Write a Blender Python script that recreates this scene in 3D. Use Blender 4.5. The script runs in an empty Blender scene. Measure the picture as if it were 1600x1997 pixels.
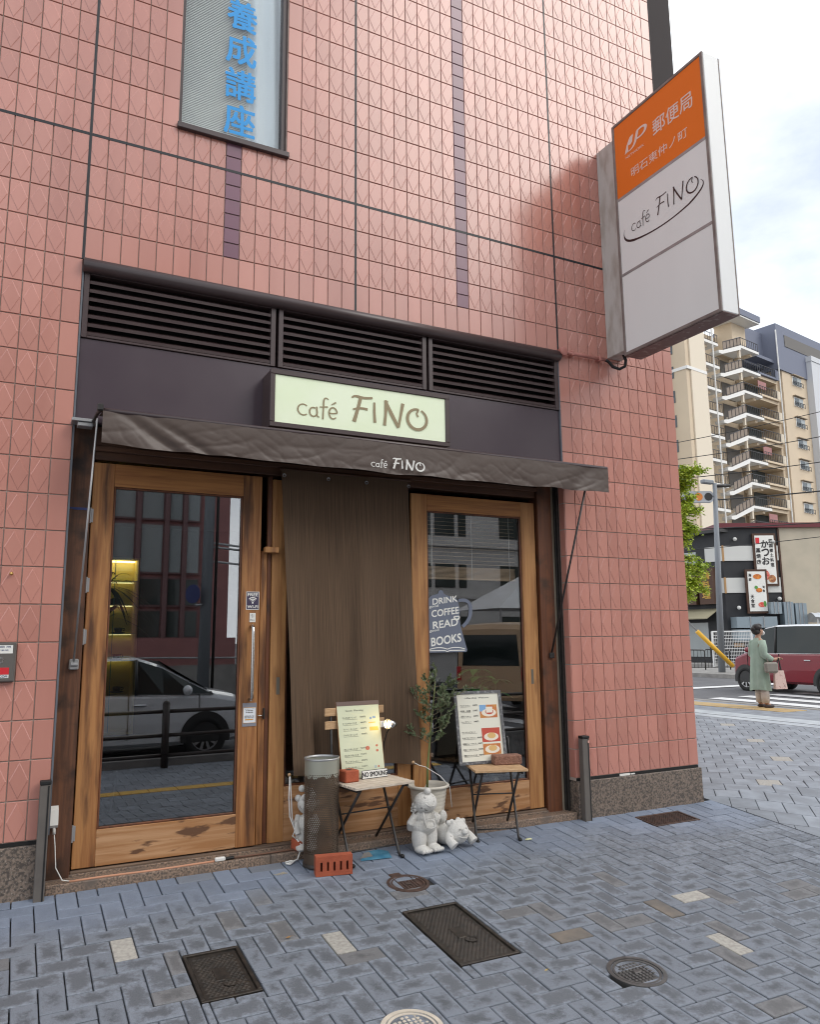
import bpy, bmesh, math, random
from mathutils import Vector, Matrix, noise, Euler
import numpy as np
random.seed(7)
scn = bpy.context.scene
COL = scn.collection
R_ = math.radians
# ------------------------------------------------------------------ camera
CAM = np.array([-0.2385, -4.6911, 1.3022])
_yaw, _pit, _rol, FPX = 0.47344, 0.162, -0.01014, 1506.87
_f = np.array([math.sin(_yaw)*math.cos(_pit), math.cos(_yaw)*math.cos(_pit), math.sin(_pit)])
_r0 = np.array([math.cos(_yaw), -math.sin(_yaw), 0.0]); _u0 = np.cross(_r0, _f)
_r = math.cos(_rol)*_r0 + math.sin(_rol)*_u0
_u = -math.sin(_rol)*_r0 + math.cos(_rol)*_u0
cd = bpy.data.cameras.new('camera'); cam = bpy.data.objects.new('camera', cd); COL.objects.link(cam)
cam.matrix_world = Matrix(((_r[0], _u[0], -_f[0], CAM[0]), (_r[1], _u[1], -_f[1], CAM[1]), (_r[2], _u[2], -_f[2], CAM[2]), (0, 0, 0, 1)))
cd.sensor_fit = 'HORIZONTAL'; cd.sensor_width = 36; cd.lens = FPX/1600*36
cd.clip_start = 0.05; cd.clip_end = 2000
scn.camera = cam
# ------------------------------------------------------------------ world, sun, exposure
SUN = Vector((0.50, -0.58, 0.64)).normalized()
w = bpy.data.worlds.new('World'); scn.world = w; w.use_nodes = True
nt = w.node_tree; nt.nodes.clear()
def wn(t, **k):
    n = nt.nodes.new(t)
    for a, b in k.items(): setattr(n, a, b)
    return n
sky = wn('ShaderNodeTexSky', sky_type='NISHITA', sun_disc=False)
sky.sun_elevation = math.asin(SUN.z); sky.sun_rotation = math.atan2(SUN.x, SUN.y)
sky.air_density = 1.0; sky.dust_density = 1.6
tc = wn('ShaderNodeTexCoord'); mp = wn('ShaderNodeMapping'); mp.inputs['Scale'].default_value = (1.0, 1.0, 2.1)
mp.inputs['Location'].default_value = (0.9, 0.25, 0.2)
n1 = wn('ShaderNodeTexNoise'); n1.inputs['Scale'].default_value = 2.6; n1.inputs['Detail'].default_value = 7; n1.inputs['Roughness'].default_value = 0.56
n2 = wn('ShaderNodeTexNoise'); n2.inputs['Scale'].default_value = 1.4; n2.inputs['Detail'].default_value = 5
r1 = wn('ShaderNodeValToRGB'); r1.color_ramp.elements[0].position = 0.36; r1.color_ramp.elements[1].position = 0.52
r1.color_ramp.elements[0].color = (0.60, 0.60, 0.60, 1)
r2 = wn('ShaderNodeValToRGB'); r2.color_ramp.elements[0].position = 0.40; r2.color_ramp.elements[1].position = 0.62
r2.color_ramp.elements[0].color = (6.4, 6.8, 7.4, 1); r2.color_ramp.elements[1].color = (11.5, 11.6, 11.8, 1)
mx = wn('ShaderNodeMix', data_type='RGBA')
bg = wn('ShaderNodeBackground'); bg.inputs['Strength'].default_value = 0.15
wo = wn('ShaderNodeOutputWorld')
L = nt.links.new
L(tc.outputs['Generated'], mp.inputs['Vector']); L(mp.outputs[0], n1.inputs['Vector']); L(mp.outputs[0], n2.inputs['Vector'])
L(n1.outputs['Fac'], r1.inputs[0]); L(n2.outputs['Fac'], r2.inputs[0])
L(r1.outputs[0], mx.inputs[0]); L(sky.outputs[0], mx.inputs[6]); L(r2.outputs[0], mx.inputs[7])
L(mx.outputs[2], bg.inputs['Color']); L(bg.outputs[0], wo.inputs['Surface'])
sd = bpy.data.lights.new('sun', 'SUN'); sd.energy = 0.9; sd.angle = R_(30); sd.color = (1.0, 0.95, 0.87)
so = bpy.data.objects.new('sun', sd); COL.objects.link(so)
so.rotation_euler = (-SUN).to_track_quat('-Z', 'Y').to_euler(); so.location = (0, -6, 12)
scn.view_settings.view_transform = 'Standard'; scn.view_settings.look = 'None'
scn.view_settings.gamma = 1.0; scn.view_settings.use_curve_mapping = False
scn.view_settings.exposure = 0.22
scn.render.engine = 'CYCLES'
scn.cycles.max_bounces = 8; scn.cycles.transparent_max_bounces = 16
scn.cycles.use_denoising = True; scn.cycles.denoising_prefilter = 'ACCURATE'; scn.cycles.filter_width = 1.1

# ------------------------------------------------------------------ helpers
def pj(p):
    d = np.array(p, float) - CAM; z = d @ _f
    if z < 0.1: return None
    return 800+FPX*(d @ _r)/z, 998.5-FPX*(d @ _u)/z
GB = 0.095; SLOPE = math.atan(GB)
def zg(y): return GB*min(0.0, max(y, -3.2))

MATS = {}
def mat(name, col, rough=0.6, metal=0.0, col2=None, vscale=6.0, stretch=(1, 1, 1), lo=0.35, hi=0.65, detail=6, bump=0.0, bscale=60.0,
        bstretch=None, rnd=0.0, mass=False, spec=0.5, coat=0.0, emit=None, estr=1.0, col3=None, v3=1.5, lo3=0.5, hi3=0.6, rvar=0.0, distort=0.0, s3=(1, 1, 1)):
    if name in MATS: return MATS[name]
    m = bpy.data.materials.new(name); m.use_nodes = True; t = m.node_tree; N = t.nodes; l = t.links.new
    b = N['Principled BSDF']
    b.inputs['Roughness'].default_value = rough; b.inputs['Metallic'].default_value = metal
    b.inputs['Specular IOR Level'].default_value = spec; b.inputs['Coat Weight'].default_value = coat
    c = (*col, 1)
    b.inputs['Base Color'].default_value = c
    g = N.new('ShaderNodeNewGeometry')
    def nz(scale, st, det=detail, dist=0.0):
        mpn = N.new('ShaderNodeMapping'); mpn.inputs['Scale'].default_value = st
        l(g.outputs['Position'], mpn.inputs['Vector'])
        n = N.new('ShaderNodeTexNoise'); n.inputs['Scale'].default_value = scale; n.inputs['Detail'].default_value = det
        n.inputs['Distortion'].default_value = dist
        l(mpn.outputs[0], n.inputs['Vector']); return n
    out = None
    if col2 is not None:
        n = nz(vscale, stretch, dist=distort); r = N.new('ShaderNodeValToRGB')
        r.color_ramp.elements[0].position = lo; r.color_ramp.elements[1].position = hi
        r.color_ramp.elements[0].color = c; r.color_ramp.elements[1].color = (*col2, 1)
        l(n.outputs['Fac'], r.inputs[0]); out = r.outputs[0]
        if rvar:
            mr = N.new('ShaderNodeMapRange'); mr.inputs['To Min'].default_value = rough-rvar; mr.inputs['To Max'].default_value = rough+rvar
            l(n.outputs['Fac'], mr.inputs['Value']); l(mr.outputs[0], b.inputs['Roughness'])
    if col3 is not None:
        n = nz(v3, s3); r = N.new('ShaderNodeValToRGB')
        r.color_ramp.elements[0].position = lo3; r.color_ramp.elements[1].position = hi3
        l(n.outputs['Fac'], r.inputs[0]); mxn = N.new('ShaderNodeMix'); mxn.data_type = 'RGBA'
        l(r.outputs[0], mxn.inputs[0]); mxn.inputs[7].default_value = (*col3, 1)
        if out: l(out, mxn.inputs[6])
        else: mxn.inputs[6].default_value = c
        out = mxn.outputs[2]
    if rnd:
        if mass:
            o = N.new('ShaderNodeAttribute'); o.attribute_name = 'rnd'; src = o.outputs['Fac']
        else:
            o = N.new('ShaderNodeObjectInfo'); src = o.outputs['Random']
        mr = N.new('ShaderNodeMapRange'); mr.inputs['To Min'].default_value = 1-rnd; mr.inputs['To Max'].default_value = 1+rnd
        l(src, mr.inputs['Value']); hs = N.new('ShaderNodeHueSaturation'); l(mr.outputs[0], hs.inputs['Value'])
        if out: l(out, hs.inputs['Color'])
        else: hs.inputs['Color'].default_value = c
        out = hs.outputs[0]
    if out: l(out, b.inputs['Base Color'])
    if bump:
        n = nz(bscale, bstretch or stretch, 4); bp = N.new('ShaderNodeBump'); bp.inputs['Strength'].default_value = bump; bp.inputs['Distance'].default_value = 0.01
        l(n.outputs['Fac'], bp.inputs['Height']); l(bp.outputs[0], b.inputs['Normal'])
    if emit is not None:
        b.inputs['Emission Color'].default_value = (*emit, 1); b.inputs['Emission Strength'].default_value = estr
    MATS[name] = m; return m

def glassmat(name, tint=(0.75, 0.78, 0.78), refl=0.12):
    if name in MATS: return MATS[name]
    m = bpy.data.materials.new(name); m.use_nodes = True; t = m.node_tree; N = t.nodes; N.clear(); l = t.links.new
    tr = N.new('ShaderNodeBsdfTransparent'); tr.inputs[0].default_value = (*tint, 1)
    gl = N.new('ShaderNodeBsdfGlossy'); gl.inputs['Roughness'].default_value = 0.0; gl.inputs[0].default_value = (0.95, 0.97, 1, 1)
    g_ = N.new('ShaderNodeNewGeometry'); dt = N.new('ShaderNodeVectorMath'); dt.operation = 'DOT_PRODUCT'; l(g_.outputs['Incoming'], dt.inputs[0]); l(g_.outputs['Normal'], dt.inputs[1])
    ab_ = N.new('ShaderNodeMath'); ab_.operation = 'ABSOLUTE'; l(dt.outputs['Value'], ab_.inputs[0]); om = N.new('ShaderNodeMath'); om.operation = 'SUBTRACT'; om.inputs[0].default_value = 1; l(ab_.outputs[0], om.inputs[1])
    p5 = N.new('ShaderNodeMath'); p5.operation = 'POWER'; p5.inputs[1].default_value = 5; l(om.outputs[0], p5.inputs[0]); fr = N.new('ShaderNodeMath'); fr.operation = 'MULTIPLY_ADD'; fr.inputs[1].default_value = .96; fr.inputs[2].default_value = .04; l(p5.outputs[0], fr.inputs[0])
    ad = N.new('ShaderNodeMath'); ad.operation = 'ADD'; ad.use_clamp = True; ad.inputs[1].default_value = refl
    mxs = N.new('ShaderNodeMixShader'); o = N.new('ShaderNodeOutputMaterial')
    l(fr.outputs[0], ad.inputs[0]); l(ad.outputs[0], mxs.inputs[0]); l(tr.outputs[0], mxs.inputs[1]); l(gl.outputs[0], mxs.inputs[2]); l(mxs.outputs[0], o.inputs[0])
    MATS[name] = m; return m

def tag(o, label=None, cat=None, group=None, kind=None):
    if label: o['label'] = label
    if cat: o['category'] = cat
    if group: o['group'] = group
    if kind: o['kind'] = kind
    return o
def thing(name, label, cat, loc=(0, 0, 0), rotz=0, group=None):
    o = bpy.data.objects.new(name, None); COL.objects.link(o); o.empty_display_size = 0.1
    o.location = loc; o.rotation_euler = (0, 0, rotz)
    return tag(o, label, cat, group)
def root(o):
    while o.parent: o = o.parent
    return o

class MB:
    def __init__(s): s.v = []; s.f = []; s.rn = []; s.uv = None
    def add(s, vs, fs, rn=0.5):
        n = len(s.v); s.v += [tuple(p) for p in vs]; s.f += [tuple(i+n for i in f) for f in fs]; s.rn += [rn]*len(fs); return s
    def quad(s, a, b, c, d): return s.add([a, b, c, d], [(0, 1, 2, 3)])
    def poly(s, pts): return s.add(pts, [tuple(range(len(pts)))])
    def box(s, x0, y0, z0, x1, y1, z1, c=0.0, rn=0.5):
        if x1 < x0: x0, x1 = x1, x0
        if y1 < y0: y0, y1 = y1, y0
        if z1 < z0: z0, z1 = z1, z0
        if not c:
            return s.add([(x0, y0, z0), (x1, y0, z0), (x1, y1, z0), (x0, y1, z0), (x0, y0, z1), (x1, y0, z1), (x1, y1, z1), (x0, y1, z1)],
                         [(0, 3, 2, 1), (4, 5, 6, 7), (0, 1, 5, 4), (1, 2, 6, 5), (2, 3, 7, 6), (3, 0, 4, 7)], rn)
        c = min(c, (x1-x0)*.45, (y1-y0)*.45, (z1-z0)*.45)
        X, Y, Z = (x0, x1), (y0, y1), (z0, z1); vs = []; idx = {}
        for i in (0, 1):
            for j in (0, 1):
                for k in (0, 1):
                    p = (X[i], Y[j], Z[k]); q = (X[i]+(c if i == 0 else -c), Y[j]+(c if j == 0 else -c), Z[k]+(c if k == 0 else -c))
                    for a in range(3):
                        t = list(q); t[a] = p[a]; idx[(i, j, k, a)] = len(vs); vs.append(tuple(t))
        fs = []
        for a in range(3):
            o1, o2 = (a+1) % 3, (a+2) % 3
            for e in (0, 1):
                ks = []
                for (p, q) in ((0, 0), (1, 0), (1, 1), (0, 1)):
                    t = [0, 0, 0]; t[a] = e; t[o1] = p; t[o2] = q; ks.append(idx[(*t, a)])
                fs.append(tuple(ks) if e else tuple(reversed(ks)))
            for p in (0, 1):
                for q in (0, 1):
                    t0 = [0, 0, 0]; t1 = [0, 0, 0]; t0[a] = 0; t1[a] = 1
                    t0[o1] = t1[o1] = p; t0[o2] = t1[o2] = q
                    f = [idx[(*t0, o1)], idx[(*t1, o1)], idx[(*t1, o2)], idx[(*t0, o2)]]
                    fs.append(tuple(f) if (p == q) == False else tuple(reversed(f)))
        for i in (0, 1):
            for j in (0, 1):
                for k in (0, 1):
                    f = [idx[(i, j, k, 0)], idx[(i, j, k, 1)], idx[(i, j, k, 2)]]
                    fs.append(tuple(f) if (i+j+k) % 2 == 1 else tuple(reversed(f)))
        return s.add(vs, fs, rn)
    def tube(s, path, r, n=8, cap=True):
        P = [Vector(p) for p in path]; rr = r if isinstance(r, (list, tuple)) else [r]*len(P)
        ref = None; vs = []
        for i, p in enumerate(P):
            t = (P[min(i+1, len(P)-1)]-P[max(i-1, 0)]).normalized()
            if ref is None: ref = t.orthogonal().normalized()
            ref = (ref - t*ref.dot(t)).normalized(); b = t.cross(ref)
            for k in range(n):
                a = 2*math.pi*k/n; vs.append(p+(ref*math.cos(a)+b*math.sin(a))*rr[i])
        fs = []
        for i in range(len(P)-1):
            for k in range(n):
                fs.append((i*n+k, i*n+(k+1) % n, (i+1)*n+(k+1) % n, (i+1)*n+k))
        if cap: fs += [tuple(reversed(range(n))), tuple(range((len(P)-1)*n, len(P)*n))]
        return s.add(vs, fs)
    def lathe(s, prof, n=32, c=(0, 0, 0), close=False):
        vs = []; fs = []
        for r, z in prof:
            for k in range(n):
                a = 2*math.pi*k/n; vs.append((c[0]+r*math.cos(a), c[1]+r*math.sin(a), c[2]+z))
        for i in range(len(prof)-1):
            for k in range(n): fs.append((i*n+k, i*n+(k+1) % n, (i+1)*n+(k+1) % n, (i+1)*n+k))
        if close: fs += [tuple(reversed(range(n))), tuple(range((len(prof)-1)*n, len(prof)*n))]
        return s.add(vs, fs)
    def ell(s, c, r, nu=14, nv=9, m=None):
        r = (r, r, r) if not isinstance(r, (tuple, list)) else r
        vs = []; fs = []
        for j in range(nv+1):
            ph = math.pi*j/nv
            for i in range(nu):
                a = 2*math.pi*i/nu; p = Vector((r[0]*math.sin(ph)*math.cos(a), r[1]*math.sin(ph)*math.sin(a), r[2]*math.cos(ph)))
                if m: p = m @ p
                vs.append((p.x+c[0], p.y+c[1], p.z+c[2]))
        for j in range(nv):
            for i in range(nu): fs.append((j*nu+i, (j+1)*nu+i, (j+1)*nu+(i+1) % nu, j*nu+(i+1) % nu))
        return s.add(vs, fs)
    def prism(s, pts, d):     # pts: 3-D polygon, d: offset vector
        n = len(pts); d = Vector(d); A = [Vector(p) for p in pts]
        return s.add(A+[p+d for p in A], [tuple(range(n)), tuple(reversed(range(n, 2*n)))]+[((i+1) % n, i, i+n, (i+1) % n+n) for i in range(n)])
    def grid(s, fn, nu, nv):
        vs = [fn(i/nu, j/nv) for j in range(nv+1) for i in range(nu+1)]
        return s.add(vs, [(j*(nu+1)+i, j*(nu+1)+i+1, (j+1)*(nu+1)+i+1, (j+1)*(nu+1)+i) for j in range(nv) for i in range(nu)])
    def build(s, name, m, parent=None, smooth=False, local=False, mods=None, normals=False):
        off = Vector((0, 0, 0))
        if parent is not None and not local: off = root(parent).location
        me = bpy.data.meshes.new(name); me.from_pydata([(p[0]-off[0], p[1]-off[1], p[2]-off[2]) for p in s.v], [], s.f)
        me.materials.append(MATS[m] if isinstance(m, str) else m)
        if any(r != 0.5 for r in s.rn):
            at = me.attributes.new('rnd', 'FLOAT', 'FACE'); at.data.foreach_set('value', s.rn)
        if normals:
            bm = bmesh.new(); bm.from_mesh(me); bmesh.ops.recalc_face_normals(bm, faces=bm.faces); bm.to_mesh(me); bm.free()
        if smooth: me.polygons.foreach_set('use_smooth', [True]*len(me.polygons))
        me.update()
        o = bpy.data.objects.new(name, me); COL.objects.link(o)
        if parent is not None: o.parent = parent
        for mo in mods or []:
            x = o.modifiers.new(mo[0], mo[0])
            for k, v in mo[1].items(): setattr(x, k, v)
        return o
def box(name, m, parent, x0, y0, z0, x1, y1, z1, c=0.0, local=False):
    return MB().box(x0, y0, z0, x1, y1, z1, c).build(name, m, parent, local=local)
def copy_tree(o, parent=None):
    c = o.copy(); COL.objects.link(c); c.parent = parent
    for ch in list(o.children): copy_tree(ch, c)
    return c
def inst(o, parent, loc, rot=None):
    c = o.copy(); COL.objects.link(c); c.parent = parent; c.location = loc
    if rot is not None: c.rotation_euler = rot
    return c

_txt = {}
def text2d(s, bold=0.0, res=3):
    k = (s, bold)
    if k in _txt: return _txt[k]
    cu = bpy.data.curves.new('lettering', 'FONT'); cu.body = s; cu.size = 1.0; cu.resolution_u = res; cu.offset = bold
    o = bpy.data.objects.new('lettering', cu); me = o.to_mesh()
    v = [(p.co.x, p.co.y) for p in me.vertices]; f = [tuple(p.vertices) for p in me.polygons]
    o.to_mesh_clear(); bpy.data.objects.remove(o); bpy.data.curves.remove(cu)
    _txt[k] = (v, f); return v, f
def text(mb, s, org, right, up, w=None, h=None, bold=0.0, align='c', slant=0.0):
    """lay flat lettering on a plane; scaled to width w and/or height h of its own bounds"""
    v, f = text2d(s)
    if not v: return mb
    xs = [p[0] for p in v]; ys = [p[1] for p in v]; x0, x1, y0, y1 = min(xs), max(xs), min(ys), max(ys)
    sx = sy = None
    if w: sx = w/(x1-x0)
    if h: sy = h/(y1-y0)
    sx = sx or sy; sy = sy or sx
    ax = {'c': (x0+x1)/2, 'l': x0, 'r': x1}[align]; ay = (y0+y1)/2
    O = Vector(org); r = Vector(right).normalized(); u = Vector(up).normalized()
    n = r.cross(u); bo = bold*.75
    offs = [(0, 0)] if not bold else [(0, 0), (-bo, -bo), (bo, -bo), (bo, bo), (-bo, bo)]
    for i, (a, b) in enumerate(offs):
        mb.add([O+r*((p[0]-ax+a)*sx+(p[1]-ay)*sy*slant)+u*((p[1]-ay+b)*sy)+n*(.00012*i) for p in v], f)
    return mb
def ribbon(mb, pts, widths, tf):
    """tapered brush stroke in 2-D, mapped to 3-D by tf(x, y)"""
    P = [Vector((p[0], p[1])) for p in pts]; n = len(P)
    W = widths if isinstance(widths, (list, tuple)) else [widths]*n
    if len(W) != n: W = [W[0]+(W[-1]-W[0])*i/(n-1) if len(W) == 2 else np.interp(i/(n-1), np.linspace(0, 1, len(W)), W) for i in range(n)]
    a = []; b = []
    for i in range(n):
        t = (P[min(i+1, n-1)]-P[max(i-1, 0)]).normalized(); q = Vector((-t.y, t.x))*W[i]/2
        a.append(tf(*(P[i]+q))); b.append(tf(*(P[i]-q)))
    return mb.add(a+b, [(i, n+i, n+i+1, i+1) for i in range(n-1)])
def arc(cx, cy, rx, ry, a0, a1, n=18): return [(cx+rx*math.cos(R_(a0+(a1-a0)*i/n)), cy+ry*math.sin(R_(a0+(a1-a0)*i/n))) for i in range(n+1)]
def bez(p0, p1, p2, n=10): return [((1-t)**2*p0[0]+2*t*(1-t)*p1[0]+t*t*p2[0], (1-t)**2*p0[1]+2*t*(1-t)*p1[1]+t*t*p2[1]) for t in [i/n for i in range(n+1)]]
def cafe_letters(tf0, k=1.0, only=None):
    """hand-drawn wordmark: thin lower-case word, bold capitals; F height = 1; each stroke lies a hair above the last"""
    m = MB(); th = .055*k; b = .125*k
    o_ = Vector(tf0(0, 0)); nrm = (Vector(tf0(1, 0))-o_).cross(Vector(tf0(0, 1))-o_).normalized(); cnt = [0]
    def ribbon(mb, pts, widths, _):
        cnt[0] += 1; d = nrm*.0003*cnt[0]; return globals()['ribbon'](mb, pts, widths, lambda x, y: Vector(tf0(x, y))+d)
    tf = None
    if only != 'caps':
        ribbon(m, arc(.19, .21, .18, .2, 48, 312), [th*.8, th, th*.8], tf)
        ribbon(m, arc(.53, .17, .13, .165, 60, 400), th, tf)
        ribbon(m, [(.64, .38), (.65, .1), (.67, .02), (.73, .0)], [th, th*.8], tf)
        ribbon(m, bez((1.04, .70), (.86, .86), (.87, .45))+[(.86, .2), (.85, -.06)], [th*.7, th, th], tf)
        ribbon(m, [(.74, .38), (1.02, .42)], [th*.7, th], tf)
        ribbon(m, [(1.07, .2), (1.2, .2), (1.33, .23)]+arc(1.2, .21, .14, .21, 10, 315), [th*.8, th, th*.8], tf)
        ribbon(m, [(1.14, .52), (1.3, .63)], [th*.6, th*1.1], tf)
    if only != 'word':
        ribbon(m, bez((1.86, .90), (1.92, 1.02), (2.12, .97))+bez((2.12, .97), (2.3, .93), (2.6, 1.0)), [b*.45, b*.9, b*.7], tf)
        ribbon(m, [(2.17, .96), (2.09, .6), (2.0, .25), (1.93, 0.0)], [b, b*.9, b*1.1], tf)
        ribbon(m, bez((1.9, .46), (2.1, .58), (2.42, .53)), [b*.5, b*.8], tf)
        ribbon(m, [(2.66, .84), (2.66, .45), (2.68, .06)], [b*.6, b*.75, b*.85], tf)
        ribbon(m, [(3.03, .0), (3.07, .4), (3.1, .98)], [b*.9, b*.8, b*1.1], tf)
        ribbon(m, [(3.06, .98), (3.28, .5), (3.55, -.02)], [b*.8, b*1.1, b*1.0], tf)
        ribbon(m, [(3.55, .0), (3.64, .5), (3.72, .95)], [b*.7, b*.75, b*1.0], tf)
        ribbon(m, [(4.30, .50), (4.24, .62), (4.3, .76)]+arc(4.26, .40, .37, .40, 82, 425, 26), [b*.5, b*.85, b*.95, b*.9, b*.6], tf)
    return m
# ------------------------------------------------------------------ materials
mat('tile', (0.515, 0.226, 0.176), 0.24, col2=(0.54, 0.244, 0.190), vscale=1.2, detail=2, bump=0.008, bscale=40, rnd=0.085, spec=0.85, col3=(.455, .188, .145), v3=1.7, s3=(3, 3, .28), lo3=.46, hi3=.85)
mat('tile_mass', (0.515, 0.226, 0.176), 0.24, col2=(0.54, 0.244, 0.190), vscale=1.2, detail=2, bump=0.008, bscale=40, rnd=0.085, mass=True, spec=0.85, col3=(.455, .188, .145), v3=1.7, s3=(3, 3, .28), lo3=.46, hi3=.85)
mat('purple', (0.20, 0.085, 0.125), 0.28, rnd=0.10, col2=(0.18, 0.08, 0.115), vscale=5, spec=0.6)
mat('grout', (0.42, 0.35, 0.30), 0.9, col2=(0.32, 0.25, 0.21), vscale=14, bump=0.15)
mat('sealant', (0.012, 0.013, 0.016), 0.5)
mat('brown_metal', (0.058, 0.037, 0.037), 0.34, col2=(0.066, 0.044, 0.043), vscale=5, rvar=0.05, bump=0.02, bscale=120)
mat('fascia', (0.064, 0.045, 0.056), 0.30, col2=(0.074, 0.054, 0.064), vscale=2.2, rvar=0.06, bump=0.03, bscale=9)
mat('black', (0.008, 0.008, 0.008), 0.6)
mat('black_metal', (0.018, 0.017, 0.016), 0.42, col2=(0.035, 0.03, 0.027), vscale=30)
mat('granite', (0.24, 0.185, 0.145), 0.42, col2=(0.075, 0.062, 0.053), vscale=75, lo=0.40, hi=0.58, col3=(0.32, 0.27, 0.23), v3=150, lo3=0.60, hi3=0.66, bump=0.05, bscale=110)
mat('granite_sill', (0.30, 0.21, 0.15), 0.6, col2=(0.10, 0.075, 0.06), vscale=90, lo=0.42, hi=0.60, col3=(0.14, 0.11, 0.09), v3=7, lo3=0.5, hi3=0.7, bump=0.1, bscale=120)
_w = dict(stretch=(26, 26, 1.4), detail=7, bump=0.10, bscale=9, bstretch=(30, 30, 1.2), distort=0.5)
mat('wood_door', (0.44, 0.205, 0.070), 0.55, col2=(0.24, 0.090, 0.028), vscale=1.6, lo=0.34, hi=0.66, col3=(0.105, 0.042, 0.017), v3=2.2, s3=(9, 9, 1), lo3=0.50, hi3=0.68, **_w)
mat('wood_pale', (0.47, 0.235, 0.085), 0.55, col2=(0.31, 0.13, 0.042), vscale=1.6, lo=0.36, hi=0.7, col3=(.21, .09, .03), v3=2.6, s3=(6, 6, 1), lo3=.56, hi3=.72, **_w)
mat('wood_dark', (0.085, 0.036, 0.019), 0.5, col2=(0.17, 0.07, 0.032), vscale=1.7, lo=0.4, hi=0.7, col3=(0.04, 0.02, 0.012), v3=6, lo3=0.5, hi3=0.65, **_w)
mat('wood_red', (0.16, 0.055, 0.022), 0.5, col2=(0.09, 0.034, 0.017), vscale=1.7, lo=0.4, hi=0.7, col3=(0.055, 0.026, 0.015), v3=5, lo3=0.55, hi3=0.7, **_w)
_wh = dict(stretch=(1.4, 26, 26), detail=7, bump=0.10, bscale=9, bstretch=(1.2, 30, 30), distort=0.5)
mat('wood_rail', (0.42, 0.185, 0.055), 0.5, col2=(0.24, 0.09, 0.028), vscale=1.6, lo=0.36, hi=0.72, **_wh)
mat('wood_worn', (0.50, 0.285, 0.145), 0.7, col2=(0.36, 0.17, 0.065), vscale=1.5, lo=0.35, hi=0.62, col3=(0.13, 0.06, 0.028), v3=9, lo3=0.57, hi3=0.62, s3=(.5, 1, 2.2), **_wh)
mat('wood_beam', (0.10, 0.042, 0.02), 0.55, col2=(0.06, 0.026, 0.014), vscale=1.6, **_wh)
mat('threshold', (0.20, 0.13, 0.085), 0.75, col2=(0.09, 0.062, 0.045), vscale=1.8, lo=0.35, hi=0.6, **_wh)
mat('slat_wood', (0.64, 0.56, 0.46), 0.7, col2=(0.44, 0.36, 0.28), vscale=3, stretch=(3, 40, 40), bump=0.1, bscale=20)
mat('slat_tan', (0.55, 0.36, 0.20), 0.65, col2=(0.43, 0.26, 0.13), vscale=3, stretch=(3, 40, 40), bump=0.1, bscale=20)
mat('steel', (0.62, 0.60, 0.57), 0.24, metal=1.0)
mat('alu', (0.42, 0.42, 0.42), 0.42, metal=0.6, col2=(0.34, 0.34, 0.34), vscale=9)
mat('white_paint', (0.74, 0.74, 0.73), 0.5, col2=(0.66, 0.66, 0.64), vscale=3)
mat('paper', (0.78, 0.77, 0.72), 0.65)
mat('ink', (0.02, 0.018, 0.02), 0.6)
mat('white_plastic', (0.72, 0.71, 0.67), 0.4)
mat('cream_metal', (0.23, 0.195, 0.145), 0.6, col2=(0.30, 0.26, 0.20), vscale=6)
mat('post_metal', (0.115, 0.102, 0.092), 0.45, col2=(0.14, 0.125, 0.11), vscale=8)
glassmat('door_glass', (0.82, 0.84, 0.84), 0.125)
glassmat('window_glass', (0.90, 0.91, 0.91), 0.10)
glassmat('clear_glass', (0.95, 0.97, 0.97), 0.0)
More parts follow.
